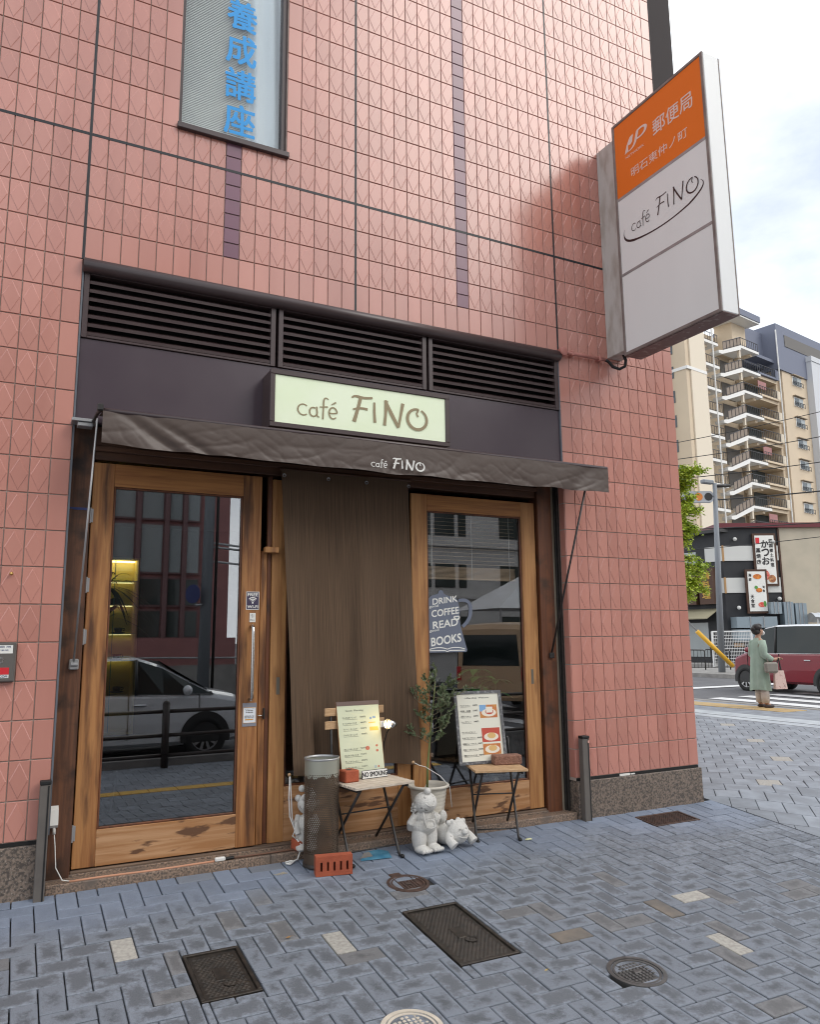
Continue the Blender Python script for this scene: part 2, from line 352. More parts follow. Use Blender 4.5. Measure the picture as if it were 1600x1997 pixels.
# paving: mottled dark slabs with a pale bluish bloom, and a paler, bluer band along the wall
def paver_mat(name, mass, dark, light, near):
    m = mat(name, dark, 0.74, bump=0.5, bscale=260, rnd=0.17, mass=mass)
    t = m.node_tree; N = t.nodes; l = t.links.new; b = N['Principled BSDF']
    hs = b.inputs['Base Color'].links[0].from_node
    def mt(op, x, y=None, z=None):
        n = N.new('ShaderNodeMath'); n.operation = op
        for i, v in enumerate((x, y, z)):
            if v is None: continue
            if isinstance(v, (int, float)): n.inputs[i].default_value = v
            else: l(v, n.inputs[i])
        return n.outputs[0]
    g = N.new('ShaderNodeNewGeometry'); sp = N.new('ShaderNodeSeparateXYZ'); l(g.outputs['Position'], sp.inputs[0])
    def nz(sc, det, ro=.6):
        n = N.new('ShaderNodeTexNoise'); n.inputs['Scale'].default_value = sc; n.inputs['Detail'].default_value = det; n.inputs['Roughness'].default_value = ro
        l(g.outputs['Position'], n.inputs['Vector']); return n.outputs['Fac']
    blot = nz(24, 12, .76); grit = nz(310, 3, .7)
    if mass: edge = 0.16
    else:
        tc_ = N.new('ShaderNodeTexCoord'); s2 = N.new('ShaderNodeSeparateXYZ'); l(tc_.outputs['Generated'], s2.inputs[0])
        ex = mt('MINIMUM', s2.outputs[0], mt('SUBTRACT', 1.0, s2.outputs[0])); ey = mt('MINIMUM', s2.outputs[1], mt('SUBTRACT', 1.0, s2.outputs[1])); edge = mt('MINIMUM', ex, ey)
        oi = N.new('ShaderNodeObjectInfo'); edge = mt('ADD', edge, mt('MULTIPLY', mt('SUBTRACT', oi.outputs['Random'], .5), .34))
    d = mt('ADD', edge, mt('MULTIPLY', mt('SUBTRACT', blot, .5), 1.5))
    r = N.new('ShaderNodeMapRange'); r.interpolation_type = 'SMOOTHSTEP'; r.inputs['From Min'].default_value = -.02; r.inputs['From Max'].default_value = .42; l(d, r.inputs['Value'])
    m1 = N.new('ShaderNodeMix'); m1.data_type = 'RGBA'; l(r.outputs[0], m1.inputs[0]); m1.inputs[6].default_value = (*light, 1); m1.inputs[7].default_value = (*dark, 1)
    # paler, bluer strip along the wall, ragged edge
    big = nz(1.4, 8); v = mt('MULTIPLY_ADD', big, 1.2, sp.outputs['Y'])
    r2 = N.new('ShaderNodeMapRange'); r2.inputs['From Min'].default_value = .0; r2.inputs['From Max'].default_value = .45; r2.inputs['To Max'].default_value = .82; l(v, r2.inputs['Value'])
    m2 = N.new('ShaderNodeMix'); m2.data_type = 'RGBA'; l(r2.outputs[0], m2.inputs[0]); l(m1.outputs[2], m2.inputs[6]); m2.inputs[7].default_value = (*near, 1)
    gr_ = N.new('ShaderNodeMapRange'); gr_.inputs['From Min'].default_value = .3; gr_.inputs['From Max'].default_value = .7; gr_.inputs['To Min'].default_value = .72; gr_.inputs['To Max'].default_value = 1.26; l(grit, gr_.inputs['Value'])
    m3 = N.new('ShaderNodeMix'); m3.data_type = 'RGBA'; m3.blend_type = 'MULTIPLY'; m3.inputs[0].default_value = 1; l(m2.outputs[2], m3.inputs[6]); l(gr_.outputs[0], m3.inputs[7])
    l(m3.outputs[2], hs.inputs['Color'])
    return m
_pd, _pl, _pn = (.112, .121, .136), (.222, .246, .285), (.205, .244, .318)
paver_mat('paver', False, _pd, _pl, _pn); paver_mat('paver_mass', True, _pd, _pl, _pn); paver_mat('paver_grey', False, (.125, .125, .128), (.20, .20, .205), (.20, .225, .27))
mat('paver_pale', (0.46, 0.44, 0.39), 0.75, col2=(0.33, 0.31, 0.28), vscale=60, rnd=0.1, bump=0.3, bscale=170)
mat('paver_tan', (0.22, 0.185, 0.15), 0.75, col2=(0.13, 0.12, 0.11), vscale=10, rnd=0.15, bump=0.25, bscale=170)
mat('paver_rust', (0.17, 0.11, 0.10), 0.75, col2=(0.12, 0.09, 0.09), vscale=10, rnd=0.1, bump=0.25, bscale=170)
mat('sand', (0.022, 0.022, 0.022), 0.95, col2=(0.05, 0.047, 0.042), vscale=30, bump=0.3)
mat('corner_paver', (0.21, 0.225, 0.25), 0.72, col2=(0.27, 0.295, 0.33), vscale=5, lo=0.4, hi=0.62, rnd=0.14, bump=0.15, bscale=150)
mat('corner_paver_mass', (0.21, 0.225, 0.25), 0.72, col2=(0.27, 0.295, 0.33), vscale=5, lo=0.4, hi=0.62, rnd=0.14, mass=True, bump=0.15, bscale=150)
mat('asphalt', (0.10, 0.10, 0.105), 0.85, col2=(0.13, 0.13, 0.135), vscale=1.2, bump=0.3, bscale=120)
mat('road_paint', (0.70, 0.70, 0.69), 0.6, col2=(0.5, 0.5, 0.5), vscale=6, lo=0.5, hi=0.75)
mat('concrete', (0.30, 0.29, 0.27), 0.85, col2=(0.22, 0.21, 0.2), vscale=4, bump=0.15)
mat('tactile_yellow', (0.60, 0.36, 0.06), 0.7, col2=(0.5, 0.29, 0.05), vscale=5, bump=0.4, bscale=30)
mat('tactile_faded', (0.50, 0.34, 0.14), 0.75, col2=(0.40, 0.29, 0.15), vscale=5, bump=0.4, bscale=30)
mat('iron', (0.036, 0.032, 0.028), 0.5, metal=0.55, col2=(0.066, 0.054, 0.044), vscale=30, bump=0.2, bscale=150)
mat('iron_rust', (0.10, 0.055, 0.04), 0.65, metal=0.2, col2=(0.06, 0.04, 0.033), vscale=25, bump=0.2, bscale=150)
mat('iron_grey', (0.085, 0.082, 0.08), 0.5, metal=0.5, col2=(0.12, 0.115, 0.11), vscale=30, bump=0.2, bscale=150)

# ------------------------------------------------------------------ ground
TW, TH, TG = 0.10317, 0.204, 0.2813
CX, CY = 0.1021, 0.1057            # paver module
def prect(x0, y0, x1, y1, pl=True):     # projected size of a ground rectangle
    P = [pj((a, b, zg(b))) for a, b in ((x0, y0), (x1, y0), (x1, y1), (x0, y1))]
    if any(p is None for p in P): return 0
    if max(p[0] for p in P) < 0 or min(p[0] for p in P) > 1600 or min(p[1] for p in P) > 1997 or max(p[1] for p in P) < 0: return 0
    return abs(sum(P[i][0]*P[(i+1) % 4][1]-P[(i+1) % 4][0]*P[i][1] for i in range(4)))/2
pave = MB().quad((-6, -3.215, -0.02), (4.86, -3.215, -0.02), (4.86, 0.3, -0.02), (-6, 0.3, -0.02)).build('pavement', 'sand')
tag(pave, 'blue-grey herringbone block pavement sloping away from the cafe front', kind='structure'); pave.rotation_euler = (SLOPE, 0, 0)
COV = [(0.535, -1.315, 0.785, -0.905), (1.645, -1.47, 1.965, -0.88), (3.94, -0.335, 4.365, -0.118)]   # rectangular covers
def clip(b, c):                                # trim brick b by cover c
    x0, y0, x1, y1 = b; a0, b0, a1, b1 = c
    if x1 <= a0+.004 or x0 >= a1-.004 or y1 <= b0+.004 or y0 >= b1-.004: return [b]
    out = []
    if x0 < a0-.012: out.append((x0, y0, a0-.005, y1))
    if x1 > a1+.012: out.append((a1+.005, y0, x1, y1))
    xa, xb = max(x0, a0-.005), min(x1, a1+.005)
    if y0 < b0-.012: out.append((xa, y0, xb, b0-.005))
    if y1 > b1+.012: out.append((xa, b1+.005, xb, y1))
    return out
RND = [(1.838, -0.568, 0.122), (2.345, -1.822, 0.128), (1.23, -1.80, 0.125)]
bricks = []
for ix in range(-55, 46):
    for iy in range(-25, 9):
        k = (ix-iy+3) % 4
        X, Y = 0.257+ix*CX, -0.842+iy*CY
        if k == 0: b = (X, Y, X+2*CX, Y+CY)
        elif k == 3: b = (X, Y, X+CX, Y+2*CY)
        else: continue
        x0, y0, x1, y1 = b
        if y0 >= -0.02: continue
        y1 = min(y1, 0.0); y0 = max(y0, -3.2)
        if y1 <= -3.19 or y1-y0 < 0.02: continue
        x1 = min(x1, 4.855)
        if x1-x0 < 0.02: continue
        if 0 < 0: continue
        pcs = [(x0, y0, x1, y1)]
        for c in COV: pcs = [q for p in pcs for q in clip(p, c)]
        for p in pcs:
            mx_, my_ = (p[0]+p[2])/2, (p[1]+p[3])/2
            if any(math.hypot(mx_-c[0], my_-c[1]) < c[2]*0.55 for c in RND): continue
            bricks.append((p, ix, iy))
SPECIAL = {(0, 0): 'paver_pale', (9, -3): 'paver_pale', (26, -10): 'paver_pale', (-3, -2): 'paver_tan', (19, -6): 'paver_tan', (28, -5): 'paver_pale', (21, -9): 'paver_rust'}
rb = random.Random(3); area = []
for (p, ix, iy) in bricks: area.append(prect(*p))
order = sorted(range(len(bricks)), key=lambda i: -area[i]); top = set(i for i in order[:300] if area[i] > 0)
shared = {}; mass = MB(); J = 0.0029
for i, (p, ix, iy) in enumerate(bricks):
    x0, y0, x1, y1 = p; cs = math.cos(SLOPE)
    cx, cy = (x0+x1)/2, (y0+y1)/2/cs; hx, hy = (x1-x0)/2-J, (y1-y0)/2/cs-J
    dz = rb.uniform(-0.0018, 0.0018)
    q = rb.random(); m = SPECIAL.get((ix, iy)) or ('paver' if q < 0.93 else 'paver_grey' if q < 0.994 else 'paver_tan')
    if i in top:
        key = (round(hx, 3), round(hy, 3), m)
        if key not in shared:
            o = MB().box(-hx, -hy, -0.03, hx, hy, 0, 0.0032).build('paver', m, pave, local=True); shared[key] = o
        else: o = shared[key].copy(); COL.objects.link(o)
        o.location = (cx, cy, dz); o.rotation_euler = (rb.uniform(-.006, .006), rb.uniform(-.006, .006), rb.uniform(-.008, .008))
    else:
        mass.box(cx-hx, cy-hy, -0.03, cx+hx, cy+hy, dz, 0.003, rn=rb.random()*0.998)
o = mass.build('paver_field', 'paver_mass', pave, local=True); tag(o, kind='stuff')
# lower flat pavement by the kerb (behind the viewer, seen in the glass)
Z1 = zg(-3.3)
low = MB().box(-14, -5.78, Z1-0.1, 4.86, -3.2, Z1-0.02).build('lower_pavement', 'sand'); tag(low, kind='structure')
mb = MB(); y = -3.2; row = 0
while y > -5.7:
    y2 = y-0.2
    if not (-4.22 < (y+y2)/2 < -3.98):
        x = -9+(row % 2)*0.1
        while x < 4.8:
            mb.box(x+.003, y2+.003, Z1-.03, min(x+.2, 4.85)-.003, y-.003, Z1+rb.uniform(-.001, .001), rn=rb.random()*.99); x += 0.2
    y = y2; row += 1
tag(mb.build('paver_field', 'paver_mass', low), kind='stuff')
for i in range(46):
    box('tactile_block', 'tactile_yellow', low, -9+i*0.3+.003, -4.197, Z1-.03, -9+i*0.3+.297, -4.003, Z1+.004, 0.003)
# corner pavement, laid diagonally
cor = MB().add([(4.86, -3.2, zg(-3.2)-.02), (12.5, -3.2, zg(-3.2)-.02), (12.5, 0, -.02), (4.86, 0, -.02), (12.5, 9, -.02), (4.86, 9, -.02)], [(0, 1, 2, 3), (3, 2, 4, 5)]).build('corner_pavement', 'sand')
tag(cor, 'grey diagonal block pavement round the street corner', kind='structure')
d1 = (math.sqrt(.5), math.sqrt(.5)); d2 = (math.sqrt(.5), -math.sqrt(.5)); cb = []; cutm = MB()
for i in range(-60, 60):
    for j in range(-70, 70):
        a = j*0.3; b = i*0.196+(j % 2)*0.098
        x = 7+d1[0]*a+d2[0]*b; yv = d1[1]*a+d2[1]*b
        if x < 4.70 or x > 9.93 or yv < -3.1 or yv > 9: continue
        pts = [(x+d1[0]*s*.3+d2[0]*t*.196, yv+d1[1]*s*.3+d2[1]*t*.196) for s, t in ((-.5, -.5), (.5, -.5), (.5, .5), (-.5, .5))]
        if min(p[0] for p in pts) < 4.864:
            if yv > .25: 
                if x < 4.8: continue
            cut = []
            sh = [(x+(p[0]-x)*.975, yv+(p[1]-yv)*.975) for p in pts]
            for i_ in range(4):
                A_, B_ = sh[i_], sh[(i_+1) % 4]
                if A_[0] >= 4.864: cut.append(A_)
                if (A_[0] < 4.864) != (B_[0] < 4.864): k_ = (4.864-A_[0])/(B_[0]-A_[0]); cut.append((4.864, A_[1]+(B_[1]-A_[1])*k_))
            if len(cut) >= 3 and yv > -3: cutm.prism([(p[0], p[1], zg(p[1])) for p in cut][::-1], (0, 0, -.03))
            continue
        P = [pj((p[0], p[1], zg(p[1]))) for p in pts]
        vis = all(q is not None and q[0] < 1700 and q[1] < 1997 for q in P) and P[0][0] > 1330
        ar = abs(sum(P[k][0]*P[(k+1) % 4][1]-P[(k+1) % 4][0]*P[k][1] for k in range(4)))/2 if vis else 0
        cb.append((ar, x, yv))
cb.sort(key=lambda t: -t[0]); proto = {}
mass = MB(); rot = math.pi/4
for n, (ar, x, yv) in enumerate(cb):
    q = rb.random(); m = 'corner_paver' if q < .98 else 'paver_pale'
    ex = (SLOPE if yv < 0 else 0)
    if n < 260 and ar > 40:
        if m not in proto:
            proto[m] = MB().box(-.147, -.095, -.03, .147, .095, 0, .003).build('corner_paver', m, cor, local=True); o = proto[m]
        else: o = proto[m].copy(); COL.objects.link(o)
        o.location = (x, yv, zg(yv)+rb.uniform(-.001, .001)); o.rotation_euler = Euler((ex, 0, rot), 'ZYX') if False else (Matrix.Rotation(ex, 3, 'X') @ Matrix.Rotation(rot, 3, 'Z')).to_euler()
    else:
        R = Matrix.Rotation(ex, 3, 'X') @ Matrix.Rotation(rot, 3, 'Z'); s = MB().box(-.147, -.095, -.03, .147, .095, 0)
        mass.add([Vector((x, yv, zg(yv))) + R @ Vector(p) for p in s.v], s.f, rb.random()*.99)
if mass.v: tag(mass.build('corner_paver_field', 'corner_paver_mass', cor), kind='stuff')
tag(cutm.build('cut_paver_row', 'corner_paver_mass', cor, normals=True), kind='stuff')
# roads
road = MB().add([(-90, -40, -.42), (9, -40, -.42), (9, -5.98, -.42), (-90, -5.98, -.42)], [(0, 1, 2, 3)]).add([(9, -60, -.42), (27.5, -60, -.42), (27.5, -8, -.13), (12.9, -3.2, -.30), (9, -5.98, -.42)], [(0, 1, 2, 3, 4)]).add(
    [(12.9, -3.2, -.30), (27.5, -8, -.13), (27.5, 90, -.09), (12.9, 90, -.09), (12.9, 0, -.09)], [(0, 1, 2, 3, 4)]).build('road', 'asphalt'); tag(road, kind='structure')
gnd = MB().quad((-400, -400, -.6), (400, -400, -.6), (400, 400, -.6), (-400, 400, -.6)).build('ground', 'asphalt'); tag(gnd, kind='structure')
farp = MB().box(27.3, -60, -.4, 60, 120, 0.03).build('far_pavement', 'concrete'); tag(farp, kind='structure')
k = MB().box(-14, -5.98, -.6, 9, -5.78, -.19, .02).build('kerb', 'concrete'); tag(k, kind='structure')
k = MB().box(12.35, -3, -.5, 12.55, 60, .012, .015).build('kerb', 'concrete'); tag(k, kind='structure')
k = MB().box(27.1, -60, -.5, 27.3, 120, .06, .015).build('kerb', 'concrete'); tag(k, kind='structure')
fl = MB().box(9.85, -3.2, -.5, 12.35, 60, -.002).build('corner_apron', 'corner_paver'); tag(fl, kind='structure')
# pale drain band and tactile strip by the crossing
db = MB().box(9.95, -3, -.3, 10.22, 30, .0045).box(10.30, -3, -.3, 10.75, 30, .0042).build('drain_band', mat('band_pale', (.50, .54, .56), .6, col2=(.36, .39, .42), vscale=3)); tag(db, kind='structure')
tp = MB()
tac = tag(bpy.data.objects.new('tactile_paving', bpy.data.meshes.new('tactile_paving')), 'faded yellow tactile blocks along the crossing kerb', kind='structure'); COL.objects.link(tac)
first = None
for i in range(26):
    yv = 4.6+i*0.3
    for j in range(2):
        if first is None: first = MB().box(-.147, -.147, -.02, .147, .147, .003, .003).build('tactile_block', 'tactile_faded', tac, local=True); o = first
        else: o = first.copy(); COL.objects.link(o)
        o.location = (12.0-.3*j-0.06*(yv-4.6), yv, .003)
# zebra crossing, bars parallel to the traffic
mk = MB(); h8 = R_(3)
for i in range(11):
    x0 = 13.25+i*0.95
    d = (math.sin(h8), math.cos(h8))
    a = (x0+d[0]*0, -1.5); L_ = 9.6
    mk.add([(x0, -1.5, -.085), (x0+.45, -1.5, -.085), (x0+.45+d[0]*L_, -1.5+d[1]*L_, -.085), (x0+d[0]*L_, -1.5+d[1]*L_, -.085)], [(0, 1, 2, 3)])
mk.quad((13.2, 10.5, -.085), (26.5, 10.5, -.085), (26.5, 10.95, -.085), (13.2, 10.95, -.085))
mk.quad((26.3, 11, -.085), (26.6, 11, -.085), (26.6, 80, -.085), (26.3, 80, -.085))
for i in range(9): mk.quad((6.2+i*.95, -14.5, -.415), (6.65+i*.95, -14.5, -.415), (6.65+i*.95, -7, -.415), (6.2+i*.95, -7, -.415))
tag(mk.build('road_marking', 'road_paint'), kind='structure')
# iron covers set in the paving
def slope_thing(name, label, cat, x, y, group=None):
    t = thing(name, label, cat, (x, y, zg(y)), 0, group); t.rotation_euler = (SLOPE, 0, 0); return t
def rect_cover(label, c, m, pat):
    x0, y0, x1, y1 = c; cx, cy = (x0+x1)/2, (y0+y1)/2; t = slope_thing('manhole_cover', label, 'manhole cover', cx, cy, 'iron covers in the pavement')
    hx, hy = (x1-x0)/2, (y1-y0)/2/math.cos(SLOPE); f = MB(); b = .016
    f.box(-hx, -hy, -.03, hx, -hy+b, .002, .002).box(-hx, hy-b, -.03, hx, hy, .002, .002).box(-hx, -hy+b, -.03, -hx+b, hy-b, .002, .002).box(hx-b, -hy+b, -.03, hx, hy-b, .002, .002)
    f.build('frame', m, t, local=True)
    box('lid', m, t, -hx+b+.002, -hy+b+.002, -.03, hx-b-.002, hy-b-.002, -.006, .002, local=True)
    rr = MB(); rx, ry = hx-b-.015, hy-b-.015
    if pat == 'wave':
        n = int(2*ry/.016)
        for j in range(n):
            yy = -ry+j*.016+.004; mm = int(2*rx/.022)
            for i in range(mm):
                xx = -rx+i*.022+(j % 2)*.011; rr.add([(xx, yy, -.006), (xx+.011, yy+.006, -.0015), (xx+.02, yy, -.006), (xx+.011, yy-.003, -.006)], [(0, 3, 1), (3, 2, 1), (0, 1, 2)])
        text(rr, '仕切弁', (0, 0, -.0012), (0, 1, 0), (-1, 0, 0), h=.045, bold=.02) if False else rr.box(-.03, -.06, -.007, .03, .05, -.002, .003)
        rr.lathe([(.03, -.006), (.032, -.001), (.026, -.001), (.024, -.006)], 18, (0.02, -.09, 0))
    else:
        n = int(2*rx/.021)
        for i in range(n+1): rr.box(-rx+i*.021-.003, -ry, -.008, -rx+i*.021+.003, ry, .0005)
        n = int(2*ry/.021)
        for i in range(n+1): rr.box(-rx, -ry+i*.021-.003, -.008, rx, -ry+i*.021+.003, 0.0)
    rr.build('raised_pattern', m, t, local=True)
rect_cover('small rectangular cast-iron cover nearest the bottom left', COV[0], 'iron', 'wave')
rect_cover('long rectangular cast-iron cover in the middle of the pavement', COV[1], 'iron', 'wave')
rect_cover('rusty brown square-mesh drain grate by the granite wall base', COV[2], 'iron_rust', 'grid')
def round_cover(label, x, y, r, m, hinge=False):
    t = slope_thing('manhole_cover', label, 'manhole cover', x, y, 'iron covers in the pavement')
    MB().lathe([(r+.006, -.03), (r+.006, .003), (r-.012, .004), (r-.014, -.004)], 40).build('frame', m, t, local=True)
    MB().lathe([(0.0001, -.004), (r-.03, -.004), (r-.028, .002), (r-.018, .002), (r-.016, -.01)], 40).build('lid', m, t, local=True)
    p = MB(); n = int(2*r/.02)
    for i in range(n):
        for j in range(n):
            a, b = -r+i*.02+.01, -r+j*.02+.01
            if math.hypot(a, b) < r-.042: p.box(a-.007, b-.007, -.005, a+.007, b+.007, .0012, .002)
    p.build('raised_pattern', m, t, local=True)
    if hinge: box('hinge_tab', m, t, -.05, r*.8, -.02, .02, r+.04, .004, .004, local=True)
    q = MB(); q.box(-.02, -.012, -.004, .02, .012, .004, .003).build('keyhole_plate', m, t, local=True)
round_cover('small round rusty cover with a hinge tab near the chairs', *RND[0][:2], .115, 'iron_rust', True)
round_cover('round grey chequered cover at the lower right of the pavement', *RND[1][:2], .125, 'iron_grey')
round_cover('cream painted round cover cut by the bottom edge', *RND[2][:2], .118, mat('cream_iron', (0.62, 0.55, 0.45), .6, col2=(.52, .46, .38), vscale=20))
# ------------------------------------------------------------------ the cafe building
bld = thing('cafe_building', 'pink tiled corner building with dark brown shopfront', 'building', (2.37, 0, 0))
XO = 34*TW; ZT = TG+16*TH; WX0, WX1, WZ0, WZ1 = 5*TW, 12*TW, TG+21*TH+.005, TG+30*TH; XC = 46*TW; ZTOP = TG+46*TH
wl = MB(); yb = .007
wl.box(-4, yb, TG-.02, 0, .3, ZTOP).box(0, yb, ZT, WX0, .3, ZTOP).box(WX0, yb, ZT, WX1, .3, WZ0).box(WX0, yb, WZ1, WX1, .3, ZTOP).box(WX1, yb, ZT, XO, .3, ZTOP)
wl.box(XO, yb, TG-.02, XC-.004, .3, ZTOP)
wl.build('wall', 'grout', bld)
box('side_wall', 'tile_mass', bld, XC-.5, .3, .0, XC-.004, 9, ZTOP)
box('side_fin', mat('fin_dark', (.030, .022, .022), .8), bld, XC-.003, .6, 6.0, 5.70, .85, ZTOP)
box('side_plinth', 'granite', bld, XC-.45, .012, 0, XC+.012, 9, TG-.02)
# tiles
def tile_mesh(kind):
    m = MB(); hx, hz = TW/2-.0028, (TH/2 if kind != 'half' else TH/4)-.0032; c = .0018; bk = .008
    o = [(-hx, -hz), (hx, -hz), (hx, hz), (-hx, hz)]; i_ = [(-hx+c, -hz+c), (hx-c, -hz+c), (hx-c, hz-c), (-hx+c, hz-c)]
    m.add([(x, bk, z) for x, z in o]+[(x, c, z) for x, z in o]+[(x, 0, z) for x, z in i_],
          [(a, (a+1) % 4, (a+1) % 4+4, a+4) for a in range(4)]+[(a+4, (a+1) % 4+4, (a+1) % 4+8, a+8) for a in range(4)])
    if kind == 'diamond':
        e = .0042; h2, z2 = hx-c-.001, hz-c-.003
        d0 = [(0, -z2), (h2, 0), (0, z2), (-h2, 0)]; d1_ = [(0, -z2+e*2), (h2-e, 0), (0, z2-e*2), (-h2+e, 0)]
        n = len(m.v); m.v += [(x, 0, z) for x, z in d0]+[(x, -.0028, z) for x, z in d1_]
        F = [(8, n, n+3), (8, n+3, 11), (8, 9, n), (9, n+1, n), (9, 10, n+1), (10, n+2, n+1), (10, 11, n+2), (11, n+3, n+2)]
        F += [(n+a, n+(a+1) % 4, n+(a+1) % 4+4, n+a+4) for a in range(4)]+[(n+4, n+5, n+6, n+7)]
        m.f += F; m.rn += [.5]*len(F)
    else: m.f.append((8, 9, 10, 11)); m.rn.append(.5)
    return m
TM = {k: tile_mesh(k) for k in ('diamond', 'plain', 'half')}
tiles = []; purples = []
for c in range(-12, 46):
    for r in range(0, 46):
        if 0 <= c < 34 and r < 16: continue
        if 5 <= c < 12 and 21 <= r < 30: continue
        if (c == 8 and 17 <= r < 21) or (c == 25 and r >= 17):
            purples.append((c, r)); continue
        plain = (c == -1 and r <= 16) or (c == 34 and r <= 16) or c == 45 or (r == 16 and 0 <= c < 34) or (c in (4, 12) and 21 <= r < 30)
        x, z = (c+.5)*TW, TG+(r+.5)*TH
        P = [pj((x+a, 0, z+b)) for a, b in ((-.05, -.1), (.05, -.1), (.05, .1), (-.05, .1))]
        ok = all(p for p in P) and max(p[0] for p in P) > 0 and min(p[0] for p in P) < 1600 and max(p[1] for p in P) > 0
        ar = abs(sum(P[k][0]*P[(k+1) % 4][1]-P[(k+1) % 4][0]*P[k][1] for k in range(4)))/2 if ok else 0
        tiles.append((ar, x, z, 'plain' if plain else 'diamond'))
tiles.sort(key=lambda t: -t[0]); pr = {}; mass = MB(); rt = random.Random(5)
for n, (ar, x, z, kd) in enumerate(tiles):
    if n < 300:
        if kd not in pr: pr[kd] = TM[kd].build('tile', 'tile', bld, local=True); o = pr[kd]
        else: o = pr[kd].copy(); COL.objects.link(o)
        o.location = (x-2.37, 0, z); o.rotation_euler = (rt.gauss(0, .0022), 0, rt.gauss(0, .003))
    else:
        ax, az = rt.gauss(0, .0022), rt.gauss(0, .003)
        mass.add([(p[0]+x, p[1]+p[0]*az-p[2]*ax, p[2]+z) for p in TM[kd].v], TM[kd].f, rt.random()*.99)
tag(mass.build('tile_field', 'tile_mass', bld), kind='stuff')
pp = None
for c, r in purples:
    for s in (0, 1):
        if pp is None: pp = TM['half'].build('purple_tile', 'purple', bld, local=True); o = pp
        else: o = pp.copy(); COL.objects.link(o)
        o.location = ((c+.5)*TW-2.37, 0, TG+(r+.25+.5*s)*TH); o.rotation_euler = (rt.gauss(0, .003), 0, rt.gauss(0, .003))
for c in (0, 17, 34): box('expansion_joint', 'sealant', bld, c*TW-.008, -.0015, ZT+(.0 if c else 0), c*TW+.008, .006, ZTOP)
for a, b in ((-4, 0), (0, 17*TW), (17*TW, 34*TW), (34*TW, XC)): box('expansion_joint', 'sealant', bld, a+.009, -.0013, TG+20*TH-.009, b-.009, .006, TG+20*TH+.009)
# reveal return tiles on the right side of the opening
for r in range(0, 16): box('return_tile', 'tile', bld, XO-.0035, .004, TG+r*TH+.004, XO+.003, .068, TG+(r+1)*TH-.004, .001)
# granite base and recess line
for a, b in ((-4, -.005), (XO+.005, XC+.012)):
    x = a; e = b
    box('plinth_stone', 'granite', bld, x, -.018, -.3, e, .25, TG-.022, .003)
    box('recess_strip', 'black', bld, x, .004, TG-.024, e-.015, .2, TG-.001)
# upper window
win = MB().box(WX0, .03, WZ0, WX0+.02, .12, WZ1).box(WX1-.03, .03, WZ0, WX1, .12, WZ1).box(WX0+.02, .03, WZ1-.03, WX1-.03, .12, WZ1).build('window', 'brown_metal', bld)
box('sill', 'brown_metal', win, WX0-.012, -.03, WZ0-.012, WX1+.012, .125, WZ0+.028, .004)
box('pane', 'clear_glass', win, WX0+.02, .058, WZ0+.028, WX1-.03, .064, WZ1-.03)
mat('blind_white', (.62, .62, .58), .5, col2=(.57, .57, .54), vscale=8)
mat('vinyl_blue', (.004, .30, .72), .45)
bl = MB()
for i in range(150):
    z = WZ0+.04+i*.0125
    if z > WZ1-.04: break
    bl.quad((WX0+.025, .080, z), (WX0+.47, .080, z), (WX0+.47, .086, z+.0135), (WX0+.025, .086, z+.0135))
bl.build('blind', 'blind_white', win)
cw = MB().grid(lambda a, b: (WX0+.46+a*.26, .10+.012*math.sin(a*14+b*3), WZ0+.03+b*1.75), 16, 6); cw.build('curtain', mat('net_white', (.66, .70, .74), .8), win, smooth=True)
box('room_back', mat('dim_room', (.16, .17, .17), .9), win, WX0-.1, .9, WZ0-.1, WX1+.3, .95, WZ1+.1)
kj = MB()
for i, ch in enumerate('座講成養'):
    text(kj, ch, (WX0+.405, .055, WZ0+.215+i*.268), (1, 0, 0), (0, 0, 1), w=.205, h=.225, bold=.022)
kj.build('lettering', 'vinyl_blue', win)
# louvred vents, drip pipe, fascia
MB().tube([(0.002, -.01, 3.505), (XO-.002, -.01, 3.505)], .043, 16).build('drip_pipe', 'brown_metal', bld, smooth=True)
box('vent_backing', 'black', bld, 0.008, .10, 3.05, XO-.008, .14, 3.54)
for a, b in ((.012, 1.186), (1.206, 2.312), (2.332, 3.498)):
    fr = MB(); z0, z1 = 3.062, 3.478
    fr.box(a, .0, z0, a+.032, .09, z1, .002).box(b-.032, .0, z0, b, .09, z1, .002).box(a+.032, .002, z1-.02, b-.032, .09, z1, .002).box(a+.032, .002, z0, b-.032, .09, z0+.014, .002)
    lv = fr.build('louvre_panel', 'brown_metal', bld)
    for i in range(7):
        z = z0+.018+i*.0535
        MB().add([(x, y, zz) for x in (a+.033, b-.033) for y, zz in ((.008, z), (.006, z+.018), (.062, z+.052), (.066, z+.046), (.014, z+.012))],
                 [(0, 1, 6, 5), (1, 2, 7, 6), (2, 3, 8, 7), (3, 4, 9, 8), (4, 0, 5, 9), (4, 3, 2, 1, 0), (5, 6, 7, 8, 9)]).build('slat', 'brown_metal', lv)
box('fascia_panel', 'fascia', bld, .010, .012, 2.56, XO-.010, .05, 3.06, .002)
box('edge_trim', mat('trim_grey', (.12, .13, .15), .5), bld, .0, -.002, .30, .0095, .02, ZT-.045)
box('edge_trim', 'trim_grey', bld, XO-.0095, -.002, 2.55, XO-.001, .02, ZT-.045)
